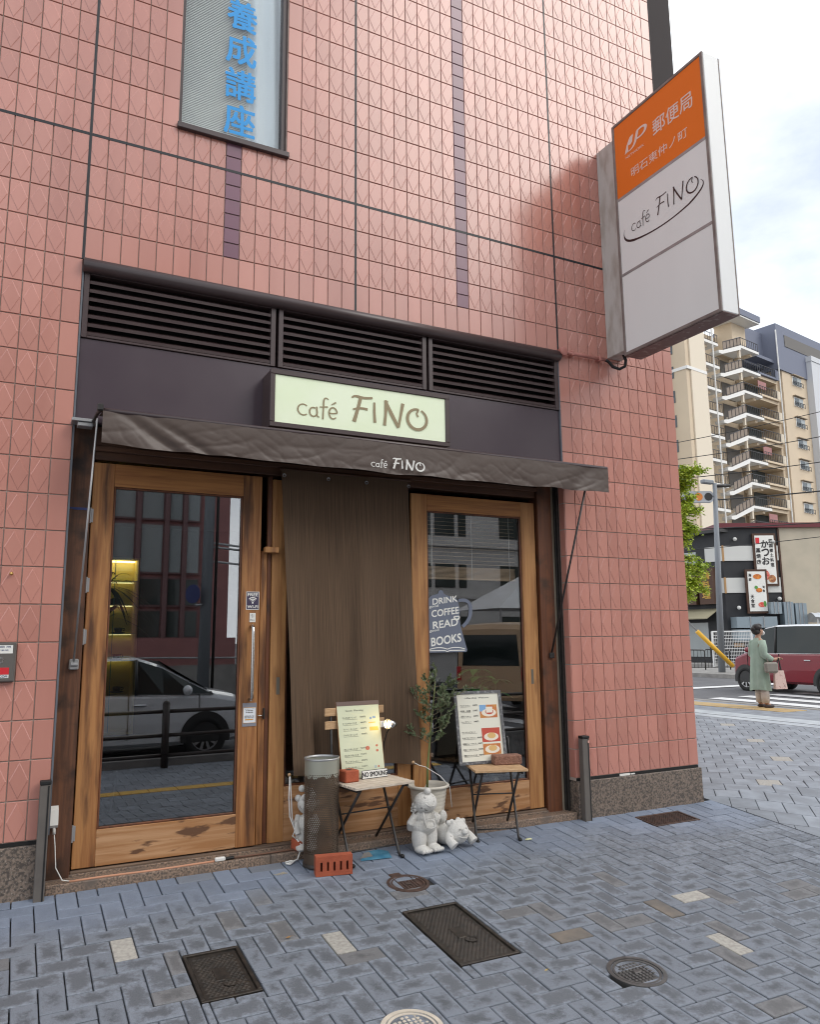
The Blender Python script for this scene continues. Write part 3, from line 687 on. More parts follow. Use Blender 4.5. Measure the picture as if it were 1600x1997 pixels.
# timber frame in the opening, coordinates scaled about the camera for a deeper recess
box('wood_post', 'wood_dark', bld, 0.0065, 0.105, 0.0114, 0.1253, 0.23, 2.5685, .004)
box('wood_post', 'wood_red', bld, 3.3266, 0.105, 0.0114, 3.4586, 0.23, 2.5685, .004)
box('lintel', 'wood_beam', bld, 0.1263, 0.13, 2.3676, 3.3256, 0.24, 2.5685, .004)
box('head_rail', 'wood_beam', bld, 0.1263, 0.105, 2.4163, 3.3256, 0.1295, 2.4467, .003)
box('soffit', 'black', bld, .0, .051, 2.5705, XO, .3, 2.58)
box('side_channel', 'cream_metal', bld, 3.4606, .115, .0, 3.5005, .23, 2.568, .002)
box('side_channel', 'black_metal', bld, 3.478, .092, .0, 3.503, .110, 2.568, .001)
box('side_channel', 'black_metal', bld, 3.486, .072, .0, 3.5035, .086, 2.568, .001)
box('step_stone', 'granite_sill', bld, .004, .0, -.12, 1.215, .36, .045, .004)
box('step_stone', 'granite_sill', bld, 1.218, .0, -.12, 2.43, .36, .045, .004)
box('step_stone', 'granite_sill', bld, 2.433, .0, -.12, XO-.003, .36, .045, .004)
box('threshold', 'threshold', bld, 0.1263, 0.122, 0.0267, 3.4586, 0.27, 0.0703, .006)
box('threshold', 'granite_sill', bld, 0.0238, 0.106, 0.0267, 3.4535, 0.1215, 0.0571, .002)
# entrance door
def frame_door(name, x0, x1, z0, z1, y0, y1, st, tr, br, glass, ms, mtop, mbot, label=None):
    d = MB().box(x0, y0, z0, x0+st, y1, z1, .003).build(name, ms, bld)
    box('stile', ms, d, x1-st, y0, z0, x1, y1, z1, .003)
    box('top_rail', mtop, d, x0+st+.0005, y0+.001, z1-tr, x1-st-.0005, y1-.001, z1, .002)
    box('bottom_rail', mbot, d, x0+st+.0005, y0+.001, z0, x1-st-.0005, y1-.001, z0+br, .002)
    gx0, gx1, gz0, gz1 = x0+st, x1-st, z0+br, z1-tr; bd = MB(); w_ = .012
    bd.box(gx0, y0+.008, gz0, gx0+w_, y0+.022, gz1, .003).box(gx1-w_, y0+.008, gz0, gx1, y0+.022, gz1, .003).box(gx0+w_, y0+.008, gz1-w_, gx1-w_, y0+.022, gz1, .003).box(gx0+w_, y0+.008, gz0, gx1-w_, y0+.022, gz0+w_, .003)
    bd.build('glazing_bead', 'wood_red', d)
    box('pane', glass, d, gx0+.002, y0+.022, gz0+.002, gx1-.002, y0+.028, gz1-.002)
    return d
door = frame_door('door', .1334, 1.155, .0774, 2.350, .132, .174, .120, .137, .193, 'door_glass', 'wood_door', 'wood_rail', 'wood_worn')
hd = MB().tube([(1.104, .132, 1.388), (1.104, .10, 1.388), (1.104, .088, 1.375), (1.104, .086, 1.333), (1.104, .086, .996), (1.104, .088, .953), (1.104, .10, .940), (1.104, .132, .940)], .0105, 12).build('handle', 'steel', door, smooth=True)
for z in (2.03, 1.625, 1.33, .265): MB().tube([(.1294, .126, z-.045), (.1294, .126, z+.045)], .0065, 10).box(.1305, .1275, z-.04, .146, .131, z+.04, .001).build('hinge', 'alu', door, smooth=False)
# strip between door and sliding window
box('meeting_strip', 'wood_door', bld, 1.1623, 0.155, 0.0723, 1.2059, 0.2, 1.8683, .004)
box('meeting_strip', 'wood_red', bld, 1.2079, 0.17, 0.0723, 1.2364, 0.2, 2.3655, .003)
box('stop_block', 'wood_pale', bld, 1.1755, 0.1, 1.8531, 1.2668, 0.15, 1.8907, .004)
wl_ = frame_door('sliding_window', 1.2384, 2.236, .0723, 2.345, .158, .192, .1015, .122, .325, 'window_glass', 'wood_pale', 'wood_rail', 'wood_worn')
box('finger_pull', mat('pull_brass', (.22, .2, .16), .4, metal=.7), wl_, 1.280, .1565, .960, 1.3023, .16, 1.067, .001)
wr_ = frame_door('sliding_window', 2.241, 3.3134, .0774, 2.327, .132, .156, .127, .117, .203, 'window_glass', 'wood_pale', 'wood_rail', 'wood_worn')
box('finger_pull', 'pull_brass', wr_, 3.2333, .1305, .960, 3.2556, .134, 1.067, .001)
# room behind the glass
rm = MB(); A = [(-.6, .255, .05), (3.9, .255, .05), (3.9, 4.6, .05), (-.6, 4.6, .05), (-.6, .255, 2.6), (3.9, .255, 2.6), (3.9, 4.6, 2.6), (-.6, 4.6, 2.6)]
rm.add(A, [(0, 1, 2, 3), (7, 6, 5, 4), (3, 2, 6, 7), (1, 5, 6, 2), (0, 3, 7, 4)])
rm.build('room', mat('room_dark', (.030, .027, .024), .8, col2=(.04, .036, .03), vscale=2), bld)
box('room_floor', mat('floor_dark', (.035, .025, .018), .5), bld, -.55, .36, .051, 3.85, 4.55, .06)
# lit display niche with glass shelves
ni = thing('display_niche', 'lit yellow display niche with glass shelves seen through the door', 'shelf', (.56, 2.45, .6))
mat('niche_yellow', (.80, .66, .22), .6, col2=(.74, .58, .17), vscale=2)
n_ = MB().box(.40, 2.42, .55, .69, 2.45, 2.0).box(.69, 2.2, .55, .705, 2.45, 2.0).box(.385, 2.2, .55, .40, 2.45, 2.0).box(.40, 2.2, 1.985, .69, 2.42, 2.0).box(.40, 2.2, .55, .69, 2.42, .57)
n_.build('back_panel', 'niche_yellow', ni)
mat('shelf_glass', (.10, .34, .26), .1)
for z in (1.80, 1.60, 1.36, 1.14): box('glass_shelf', 'shelf_glass', ni, .402, 2.21, z, .688, 2.40, z+.006)
box('upright', 'shelf_glass', ni, .505, 2.20, .57, .511, 2.206, 1.98)
box('light_strip', mat('niche_light', (1, .9, .5), .5, emit=(1.0, .86, .38), estr=4.5), ni, .41, 2.33, 1.974, .68, 2.40, 1.983)
for z in (1.795, 1.595, 1.355, 1.135): box('light_strip', mat('niche_dim', (1, .9, .5), .5, emit=(1.0, .86, .38), estr=1.6), ni, .41, 2.385, z, .68, 2.40, z+.004)
mat('cup_dark', (.02, .018, .016), .3)
for i, (x, z) in enumerate(((.565, 1.366), (.56, 1.146), (.575, .88))):
    cp = thing('coffee_cup', ('dark cup and saucer on the upper lit shelf', 'dark cup and saucer on the lower lit shelf', 'dark cup and saucer low in the lit niche')[i], 'cup', (x, 2.3, z), 0, 'cups in the lit niche')
    MB().lathe([(.001, .012), (.028, .014), (.036, .05), (.034, .05), (.026, .018), (.001, .017)], 20).build('cup', 'cup_dark', cp, True, local=True)
    MB().lathe([(.001, 0), (.04, .001), (.062, .012), (.06, .013), (.038, .004), (.001, .003)], 20).build('saucer', 'cup_dark', cp, True, local=True)
    MB().tube([(.034, 0, .042), (.05, 0, .043), (.052, 0, .03), (.034, 0, .022)], .004, 6).build('cup_handle', 'cup_dark', cp, True, local=True)
bx = thing('tissue_box', 'small dark box on the middle lit shelf', 'box', (.56, 2.3, 1.146)); bx.location = (.54, 2.3, 1.366-.22+.0)
bx.location = (.53, 2.34, 1.606); MB().box(-.05, -.03, 0, .04, .03, .05, .003).build('box_body', 'cup_dark', bx, local=True); MB().tube([(-.03, 0, .05), (-.005, 0, .058), (.02, 0, .05)], .004, 6).build('slot_rim', 'cup_dark', bx, local=True)
# spiky plant in front of the niche
dr = thing('indoor_plant', 'spiky-leaved potted palm standing inside the door', 'plant', (.40, 1.7, .06))
MB().lathe([(.001, 0), (.11, 0), (.14, .28), (.125, .28), (.115, .24), (.001, .24)], 20).build('pot', 'cup_dark', dr, True, local=True)
MB().tube([(0, 0, .2), (.01, .01, .9), (0, 0, 1.42)], [.025, .018, .014], 8).build('trunk', mat('palm_trunk', (.09, .07, .05), .8), dr, True, local=True)
lf = MB(); rp = random.Random(2)
for zc in (1.42, 1.66):
    for i in range(26):
        a = rp.uniform(0, 6.28); el = rp.uniform(-.3, 1.3); L_ = rp.uniform(.28, .44); pts = []
        d = Vector((math.cos(a)*math.cos(el), math.sin(a)*math.cos(el), math.sin(el)))
        for k in range(6):
            t = k/5; pts.append(Vector((0, 0, zc)) + d*L_*t + Vector((0, 0, -.22*t*t*L_/.35)))
        s = Vector((-math.sin(a), math.cos(a), 0)); w_ = [.004, .011, .012, .009, .005, .0005]
        lf.add([p+s*w_[k] for k, p in enumerate(pts)]+[p-s*w_[k] for k, p in enumerate(pts)], [(k, k+1, 7+k, 6+k) for k in range(5)])
lf.build('foliage', mat('palm_leaf', (.018, .035, .014), .45), dr, local=True)
# green plant inside the right window
gp = thing('indoor_plant', 'broad-leaved green plant behind the sliding window', 'plant', (3.02, .42, .06))
MB().lathe([(.001, 0), (.10, 0), (.13, .24), (.118, .24), (.11, .2), (.001, .2)], 20).build('pot', 'cup_dark', gp, True, local=True)
st = MB(); lf = MB()
def leaf(mb, base, d, L_, wd, droop=.3, n=6):
    d = Vector(d).normalized(); s = d.cross(Vector((0, 0, 1))).normalized(); a = []; b = []; c = []
    for k in range(n+1):
        t = k/n; p = Vector(base)+d*L_*t-Vector((0, 0, droop*L_*t*t)); wv = wd*math.sin(math.pi*min(1, .06+t*.94))**.8
        a.append(p+s*wv+Vector((0, 0, .15*wv))); b.append(p); c.append(p-s*wv+Vector((0, 0, .15*wv)))
    mb.add(a+b+c, [(k, k+1, n+2+k, n+1+k) for k in range(n)]+[(n+1+k, n+2+k, 2*n+3+k, 2*n+2+k) for k in range(n)])
for i in range(7):
    a = rp.uniform(0, 6.28); top_ = Vector((math.cos(a)*.09, math.sin(a)*.05, rp.uniform(.72, 1.0))); st.tube([(0, 0, .2), top_*.6, top_], .004, 5)
    for k in range(6):
        an = k*1.05+a; leaf(lf, top_, (math.cos(an), math.sin(an)*.6, .25), rp.uniform(.12, .19), .032, .5)
st.build('stem', mat('stem_green', (.06, .12, .03), .6), gp, True, local=True); lf.build('foliage', mat('leaf_green', (.05, .19, .035), .4, col2=(.09, .28, .06), vscale=9), gp, True, local=True)
# ceiling downlight
dl = thing('ceiling_downlight', 'small lit downlight in the dark ceiling inside the door', 'lamp', (.965, 1.5, 2.595))
MB().lathe([(.055, 0), (.062, -.006), (.05, -.008), (.045, 0)], 24).build('trim_ring', 'steel', dl, local=True); MB().lathe([(.0005, -.003), (.044, -.003)], 24).build('lamp_disc', mat('lamp_disc', (1, .8, .4), .5, emit=(1, .72, .3), estr=5), dl, local=True)
# venetian blind behind the right window
vb = thing('venetian_blind', 'wooden venetian blind half drawn behind the sliding window', 'blind', (2.75, .15, 2.19))
mat('blind_wood', (.52, .37, .24), .5, col2=(.44, .30, .18), vscale=4, stretch=(1, 20, 20))
for i in range(13):
    z = 2.165-i*.028; MB().add([(2.35, .13, z), (3.12, .13, z), (3.12, .165, z+.006), (2.35, .165, z+.006), (2.35, .13, z-.0025), (3.12, .13, z-.0025)], [(0, 1, 2, 3), (4, 5, 1, 0)]).build('slat', 'blind_wood', vb)
for i in range(9): box('slat', 'blind_wood', vb, 2.35, .13, 1.73+i*.0085, 3.12, .165, 1.7365+i*.0085, .001)
box('bottom_bar', 'blind_wood', vb, 2.345, .128, 1.712, 3.125, .167, 1.728, .002)
cd_ = MB()
for x in (2.40, 2.735, 3.07): cd_.tube([(x, .128, 2.2), (x, .128, 1.71)], .0016, 5)
cd_.tube([(2.385, .126, 2.2), (2.385, .124, 1.82), (2.39, .124, 1.80), (2.395, .124, 1.82), (2.395, .126, 2.2)], .0015, 5); cd_.build('cord', 'paper', vb)
vb.location += Vector((.044, .07, .0105))
# ------------------------------------------------------------------ box sign over the awning, its panel given a faint glow
sg = thing('box_sign', 'pale green cafe sign in a brown box above the awning', 'sign', (1.75, .0, 2.61))
x0, x1, z0, z1, yf = 1.108, 2.39, 2.612, 2.978, -.174
MB().box(x0, yf+.02, z0, x1, .011, z1, .003).build('cabinet', 'brown_metal', sg)
fr = MB(); b = .028
fr.box(x0-.003, yf-.004, z1-b, x1+.003, yf+.02, z1+.003, .003).box(x0-.003, yf-.004, z0-.003, x1+.003, yf+.02, z0+b, .003).box(x0-.003, yf-.004, z0+b, x0+b, yf+.02, z1-b, .003).box(x1-b, yf-.004, z0+b, x1+.003, yf+.02, z1-b, .003)
fr.build('frame', 'brown_metal', sg)
box('panel', mat('sign_green', (.70, .78, .56), .35, col2=(.74, .80, .62), vscale=3.5, emit=(.72, .82, .55), estr=.14), sg, x0+b+.001, yf+.006, z0+b+.001, x1-b-.001, yf+.012, z1-b-.001)
sc_ = .178
for wd_ in ('word', 'caps'): cafe_letters(lambda a, b_: (1.285+a*.2005, yf+.004, 2.705+b_*sc_), 1.0, wd_).build('lettering', mat('letter_brown', (.30, .235, .13), .5), sg)
# ------------------------------------------------------------------ retractable awning
aw = thing('awning', 'dark brown fabric awning with a creased valance over the entrance', 'awning', (1.9, -.15, 2.35))
mat('awning_cloth', (.086, .061, .050), .46, col2=(.095, .069, .057), vscale=3, bump=.03, bscale=60, spec=.5)
def val(a, b):
    x = .128+a*3.535; rg = lambda p, q, w_: (1-abs(2*noise.noise(Vector((p, q, w_)))))**4
    crease = .007*noise.noise(Vector((x*1.6, b*.8, 2.0)))+.004*rg(x*3.2+b*1.1, b*1.3, 5.0)+.0022*rg(x*8.5-b*1.6, b*2.0, 8.0)+.0010*rg(x*19+b*2, b*3, 3.0)
    crease += (.020*math.exp(-((x-.22-b*.30)/.06)**2)+.012*math.exp(-((x-.36-b*.35)/.05)**2)+.012*math.exp(-((x-3.5+b*.2)/.08)**2))
    sag = .012*math.sin(a*3.1416)-.006*noise.noise(Vector((x*1.3, 0, 1)))
    return (x, -.335+crease*(.25+b), 2.545-b*(.186+.008*noise.noise(Vector((x*4, 3, 3))))-sag*b)
MB().grid(val, 420, 24).build('valance', 'awning_cloth', aw, smooth=True)
def roof(a, b): return (.128+a*3.535, -.335+b*.33, 2.545+b*.05-.012*math.sin(b*3.14)+.004*noise.noise(Vector((a*20, b*5, 1))))
MB().grid(roof, 60, 6).build('canopy', 'awning_cloth', aw, smooth=True)
MB().tube([(.13, -.322, 2.543), (3.66, -.322, 2.543)], .014, 10).build('front_bar', 'brown_metal', aw, True)
for wd_ in ('word', 'caps'): cafe_letters(lambda a, b_: (1.712+a*.0815, -.352-.004, 2.372+b_*.068), 1.25, wd_).build('lettering', 'paper', aw)
MB().tube([(3.46, -.318, 2.40), (3.40, .10, 1.166)], .0075, 8).build('support_arm', 'black_metal', aw, True)
MB().tube([(.105, -.30, 2.50), (.083, .08, 1.188)], .0055, 8).build('support_arm', 'alu', aw, True)
MB().box(3.38, .082, 1.146, 3.42, .104, 1.186, .004).build('arm_bracket', 'black_metal', aw)
MB().box(.06, .075, 1.148, .11, .104, 1.208, .006).tube([(.07, .074, 1.178), (.105, .074, 1.178)], .011, 10).build('arm_bracket', 'alu', aw)
MB().box(-.012, -.10, 2.53, .115, .0, 2.548, .002).box(.02, -.09, 2.505, .10, -.02, 2.529, .003).build('end_bracket', 'alu', aw)
MB().tube([(.10, -.1, 2.535), (.112, -.22, 2.555), (.12, -.32, 2.543)], .010, 8).box(.098, -.345, 2.535, .13, -.31, 2.575, .006).build('gear_joint', 'black_metal', aw)
# ------------------------------------------------------------------ hanging curtain
cu = thing('hanging_curtain', 'dark brown ribbed curtain hanging between door and window', 'curtain', (1.75, .03, .48))
mc = mat('curtain_cloth', (.046, .034, .026), .9, bump=.0)
t = mc.node_tree; N = t.nodes; l = t.links.new; pb = N['Principled BSDF']
uvn = N.new('ShaderNodeUVMap'); sx = N.new('ShaderNodeSeparateXYZ'); l(uvn.outputs[0], sx.inputs[0])
cb2 = N.new('ShaderNodeCombineXYZ'); mu = N.new('ShaderNodeMath'); mu.operation = 'MULTIPLY'; mu.inputs[1].default_value = 340; l(sx.outputs[0], mu.inputs[0]); l(mu.outputs[0], cb2.inputs[0])
mv2 = N.new('ShaderNodeMath'); mv2.operation = 'MULTIPLY'; mv2.inputs[1].default_value = 3; l(sx.outputs[1], mv2.inputs[0]); l(mv2.outputs[0], cb2.inputs[1])
sn = N.new('ShaderNodeTexNoise'); sn.inputs['Scale'].default_value = 1.0; sn.inputs['Detail'].default_value = 3; sn.inputs['Roughness'].default_value = .65; l(cb2.outputs[0], sn.inputs['Vector'])
cr = N.new('ShaderNodeValToRGB'); cr.color_ramp.elements[0].position = .34; cr.color_ramp.elements[1].position = .68
cr.color_ramp.elements[0].color = (.064, .040, .024, 1); cr.color_ramp.elements[1].color = (.160, .098, .056, 1)
l(sn.outputs['Fac'], cr.inputs[0]); l(cr.outputs[0], pb.inputs['Base Color'])
bp_ = N.new('ShaderNodeBump'); bp_.inputs['Strength'].default_value = .4; bp_.inputs['Distance'].default_value = .004; l(sn.outputs['Fac'], bp_.inputs['Height']); l(bp_.outputs[0], pb.inputs['Normal'])
def cur(a, b):
    top = (1.270+a*.939, 2.401); bot = (1.358+a*.898, .475)
    fold = .036*math.sin(a*11.5+.8*math.sin(b*2.5)+b*1.2)+.013*math.sin(a*21+2-b*1.5)+.008*noise.noise(Vector((a*5, b*2.5, 0)))
    fold += .045*math.exp(-((a-.62+.10*b)/.05)**2)*b - .045*math.exp(-((a-.55+.10*b)/.05)**2)*b + .04*math.exp(-((a-.22+.05*b)/.04)**2)*b
    x = top[0]+(bot[0]-top[0])*b; z = top[1]+(bot[1]-top[1])*b-.012*math.sin(a*7)*b-.02*a*b*0
    return (x+fold*.25*b, .100-.055*math.tanh(fold*(.30+1.1*b)/.055), z)
o = MB().grid(cur, 130, 60).build('cloth', 'curtain_cloth', cu, smooth=True)
uv = o.data.uv_layers.new(name='UVMap'); nu = 131
for p in o.data.polygons:
    for li in p.loop_indices:
        vi = o.data.loops[li].vertex_index; uv.data[li].uv = ((vi % nu)/130, (vi//nu)/60)
for x in (1.262, 1.565, 1.84, 2.16):
    MB().lathe([(.006, 0), (.012, .002), (.013, 0), (.012, -.002), (.006, 0)], 16, (0, 0, 0)).build('grommet', 'alu', cu, local=True); g_ = cu.children[-1] if False else None
gs = [c for c in cu.children if c.name.startswith('grommet')]
for g_, x in zip(gs, (1.262, 1.565, 1.84, 2.16)): g_.location = (x*1.0147+.0035-1.75, .075-.03, 2.360-.48); g_.rotation_euler = (math.pi/2, 0, 0)
MB().tube([(1.262, .10, 2.406), (2.226, .10, 2.406)], .008, 8).build('rod', 'wood_beam', cu, True)
# ------------------------------------------------------------------ stickers and notices
def plate(name, label, cat, x0, z0, x1, z1, y, m, th=.0016, group=None):
    t = thing(name, label, cat, ((x0+x1)/2, y, z0), 0, group); box('sheet', m, t, x0, y-th, z0, x1, y, z1); return t
Rt, Up = (1, 0, 0), (0, 0, 1)
st = plate('wifi_sticker', 'purple and white wifi sticker on the door stile', 'sticker', 1.047, 1.487, 1.130, 1.600, .0612, 'paper')
y = .0590; box('inner_field', mat('sticker_purple', (.055, .042, .085), .5), st, 1.0505, y-.0004+.0002, 1.491, 1.1265, y+.0002, 1.596)
m = MB(); y -= .0006; text(m, 'FREE', (1.0885, y, 1.581), Rt, Up, w=.066, h=.019, bold=.03); text(m, 'WI-FI', (1.0885, y, 1.505), Rt, Up, w=.068, h=.018, bold=.03)
for r in (.012, .022, .032): ribbon(m, arc(1.0885, 1.531, r*1.05, r, 45, 135, 10), .006, lambda a, b: (a, y, b))
m.add([(1.0885+.006*math.cos(i*.6283), y, 1.530+.006*math.sin(i*.6283)) for i in range(10)], [tuple(range(10))]); m.build('lettering', 'paper', st); st.location += Vector((.0195, .07, .0035))
st = plate('number_label', 'small white number label above the door handle', 'label', 1.071, 1.411, 1.109, 1.468, .0612, 'paper')
m = MB(); text(m, '引', (1.089, .0585, 1.450), Rt, Up, h=.020); text(m, 'PULL', (1.089, .0585, 1.424), Rt, Up, w=.028, h=.011); m.build('lettering', mat('ink_grey', (.16, .15, .15), .6), st); st.location += Vector((.0195, .07, .002))
st = plate('certificate_card', 'laminated white and orange certificate card below the handle', 'notice', 1.040, .785, 1.128, .925, .0606, mat('card_grey', (.24, .24, .27), .3))
y = .0582; box('card', mat('card_white', (.72, .75, .78), .4), st, 1.044, y, .806, 1.124, y+.0006, .897)
m = MB().box(1.044, y-.0006, .805, 1.046, y, .898).box(1.122, y-.0006, .805, 1.124, y, .898).box(1.046, y-.0006, .805, 1.122, y, .807).box(1.046, y-.0006, .896, 1.122, y, .898).box(1.057, y-.0006, .822, 1.108, y, .829); m.build('orange_print', mat('print_orange', (.62, .30, .05), .5), st)
m = MB(); text(m, '認証店', (1.083, y-.001, .842), Rt, Up, w=.060, h=.018); text(m, '●●●●●', (1.083, y-.001, .879), Rt, Up, w=.045, h=.006); text(m, '●●●●●', (1.083, y-.001, .868), Rt, Up, w=.045, h=.006); text(m, '感染防止対策', (1.083, y-.001, .889), Rt, Up, w=.06, h=.004); m.build('lettering', 'ink_grey', st); st.location += Vector((.0195, .07, -.0065))
lt = thing('door_latch', 'small steel hook latch on the door edge', 'latch', (1.165, .08, .845)); MB().tube([(1.135, .075, .845), (1.15, .068, .845), (1.175, .072, .845)], .004, 8).build('hook', 'steel', lt, True); MB().box(1.175, .07, .82, 1.184, .085, .89, .002).build('keeper', 'black_metal', lt); lt.location += Vector((.0205, .07, -.0065))
# jug-shaped vinyl with slogan on the right window
ps = thing('window_vinyl', 'blue-grey coffee pot vinyl with white slogan on the window', 'decal', (2.48, .083, 1.2))
y = .0825; prof = [(2.334, 1.20), (2.648, 1.20), (2.655, 1.215), (2.61, 1.36), (2.595, 1.43), (2.60, 1.50), (2.585, 1.565), (2.565, 1.585), (2.50, 1.60), (2.47, 1.612), (2.462, 1.632), (2.445, 1.64), (2.428, 1.632), (2.42, 1.612), (2.37, 1.60), (2.345, 1.58), (2.334, 1.55)]
mv = mat('vinyl_grey', (.15, .17, .22), .35); m = MB().add([(a, y, b) for a, b in prof], [tuple(range(len(prof)))])
ribbon(m, bez((2.59, 1.565), (2.70, 1.59), (2.69, 1.49))+bez((2.69, 1.49), (2.69, 1.43), (2.62, 1.38)), [.022, .03, .026], lambda a, b: (a, y+.0004, b)); m.build('pot_shape', mv, ps)
m = MB(); y = .0815
for s, cx_, cz, ww, hh, bo in (('DRINK', 2.478, 1.568, .205, .042, .018), ('good', 2.385, 1.522, .075, .022, .014), ('COFFEE', 2.478, 1.484, .225, .048, .022), ('READ', 2.478, 1.402, .205, .050, .020), ('good', 2.385, 1.352, .075, .022, .014), ('BOOKS', 2.482, 1.288, .245, .058, .024)):
    text(m, s, (cx_, y, cz), (1, 0, .13), (-.02, 0, 1), w=ww, h=hh, bold=bo)
ribbon(m, bez((2.345, 1.222), (2.43, 1.245), (2.49, 1.222))+bez((2.49, 1.222), (2.55, 1.245), (2.635, 1.222)), .006, lambda a, b: (a, y, b))
ribbon(m, [(2.345, 1.213), (2.47, 1.213), (2.49, 1.205), (2.51, 1.213), (2.635, 1.213)], .006, lambda a, b: (a, y, b))
ribbon(m, arc(2.572, 1.452, .022, .022, 180, 360), [.01, .014, .01], lambda a, b: (a, y, b)); ribbon(m, [(2.55, 1.452), (2.594, 1.454)], .008, lambda a, b: (a, y, b)); m.build('lettering', 'paper', ps); ps.location += Vector((.040, .07, .002))
# ------------------------------------------------------------------ projecting sign
pr_ = thing('projecting_sign', 'tall two-sided projecting sign with orange post office panel', 'sign', (4.09, 0, 3.5))
x0, x1, ya, yb2, z0, z1 = 4.0, 4.18, -1.185, -.215, 3.515, 5.535
mat('sign_white', (.80, .80, .78), .4, col2=(.74, .74, .72), vscale=1.3, stretch=(1, 1, .3))
mat('sign_side', (.80, .81, .80), .42, col2=(.74, .75, .74), vscale=3, stretch=(1, 1, .15))
mat('sign_frame', (.24, .20, .18), .5, col2=(.17, .13, .12), vscale=9)
mat('sign_bottom', (.17, .105, .095), .6, col2=(.30, .26, .24), vscale=22, lo=.55, hi=.7)
mat('sign_orange', (.80, .17, .008), .4)
mat('sign_bracket', (.50, .48, .45), .5, col2=(.36, .32, .28), vscale=16, stretch=(1, 1, .3), lo=.45, hi=.7)
box('cabinet', 'sign_side', pr_, x0+.012, ya, z0+.004, x1-.012, yb2, z1-.002, .004)
for xa, xb in ((x0-.002, x0+.0119), (x1-.0119, x1+.002)):
    f = MB(); b = .026
    f.box(xa, ya, z0, xb, ya+b, z1, .003).box(xa, yb2-b, z0, xb, yb2, z1, .003).box(xa, ya+b, z1-b, xb, yb2-b, z1, .003).box(xa, ya+b, z0, xb, yb2-b, z0+b, .003); f.build('frame', 'sign_frame', pr_)
box('bottom_plate', 'sign_bottom', pr_, x0+.013, ya+.004, z0-.002, x1-.013, yb2-.004, z0+.003)
zd1, zd2 = 4.85, 4.19
for xx, nrm in ((x0+.006, -1), (x1-.006, 1)):
    for m_, za, zb in (('sign_orange', zd1+.012, z1-.027), ('sign_white', zd2+.012, zd1-.012), ('sign_white', z0+.027, zd2-.012)):
        box('panel', m_, pr_, xx-.003, ya+.027, za, xx+.003, yb2-.027, zb)
    for zz in (zd1, zd2): box('divider', 'alu', pr_, xx-.005, ya+.027, zz-.0115, xx+.005, yb2-.027, zz+.0115)
R2 = (0, -1, 0); xx = x0+.0022
mat('sign_letter', (.78, .62, .56), .5)
text(MB(), '郵便局', (xx, -.868, 5.235), R2, Up, w=.40, h=.135, bold=.008).build('lettering', 'sign_letter', pr_); text(MB(), '明石東仲ノ町', (xx, -.705, 5.005), R2, Up, w=.59, h=.082).build('lettering', 'sign_letter', pr_)
m = MB()
tf = lambda a, b: (xx, -.352-a*.25, 5.20+b*.135)
m.add([tf(*p) for p in [(.0, 0), (.16, .06), (.17, .45), (.28, .40), (.36, .52), (.42, .95), (.26, .9), (.10, .5)]], [tuple(range(8))])
ribbon(m, bez((.17, .06), (.42, .02), (.52, .45))+[(.62, .95)], [.05, .10, .12], tf)
ribbon(m, [(.60, .93)]+bez((.75, .96), (1.05, .95), (.95, .62))+bez((.95, .62), (.86, .38), (.58, .44)), [.12, .12, .10], tf)
text(MB(), 'NETWORK', (xx, -.465, 5.165), R2, Up, w=.205, h=.022).build('lettering', 'sign_letter', pr_); m.v = [(p[0]-.0004*(i > 7)-.0004*(i > 40), p[1], p[2]) for i, p in enumerate(m.v)]; m.build('logo_mark', 'sign_letter', pr_)
s1 = .0525
m = cafe_letters(lambda a, b: (xx, -.378-a*.150, 4.505+b*.150), .8, 'word'); m.v += [(p[0], p[1], p[2]) for p in []]
m.build('lettering', mat('sign_maroon', (.035, .012, .012), .5), pr_); cafe_letters(lambda a, b: (xx, -.372-a*.150, 4.505+b*.142), .62, 'caps').build('lettering', 'sign_maroon', pr_); m = MB()
ribbon(m, bez((-.30, 4.565), (-.255, 4.455), (-.42, 4.425))+bez((-.42, 4.425), (-.70, 4.375), (-.97, 4.435))+bez((-.97, 4.435), (-1.17, 4.50), (-1.085, 4.565)), [.001, .016, .02, .012, .011, .016, .014, .001], lambda a, b: (xx, a, b))
m.build('swoosh', 'sign_maroon', pr_)
box('wall_bracket', 'sign_bracket', pr_, 4.015, -.213, 3.57, 4.165, .0, 5.43, .004)
MB().lathe([(.004, 0), (.007, .002), (.004, .004)], 8, (4.09, -.9, z0-.004)).build('drain_bolt', 'steel', pr_)
# conduit and cable loop
cn = thing('wall_conduit', 'pink painted conduit with a black cable loop below the projecting sign', 'pipe', (3.75, -.03, 3.53))
mat('pink_paint', (.47, .19, .155), .5, col2=(.40, .15, .12), vscale=9)
MB().tube([(3.545, -.035, 3.535), (3.70, -.035, 3.538), (3.96, -.035, 3.542)], .0145, 12).build('pipe', 'pink_paint', cn, True)
MB().lathe([(.001, -.02), (.036, -.02), (.036, .026), (.032, .03), (.001, .03)], 20, (0, 0, 0)).build('junction_box', 'pink_paint', cn, True, local=True)
jb = [c for c in cn.children if c.name.startswith('junction')][0]; jb.location = (3.525-3.75, -.002, .005); jb.rotation_euler = (math.pi/2, 0, 0)
for x in (3.62, 3.90): MB().box(x-.012, -.053, 3.518, x+.012, .0, 3.560, .004).build('pipe_clip', 'pink_paint', cn)
MB().tube([(3.955, -.035, 3.542), (3.99, -.04, 3.528), (4.02, -.06, 3.48), (4.06, -.09, 3.458), (4.10, -.11, 3.48), (4.105, -.12, 3.53), (4.08, -.12, 3.58)], .0125, 10).build('cable_loop', 'black', cn, True)
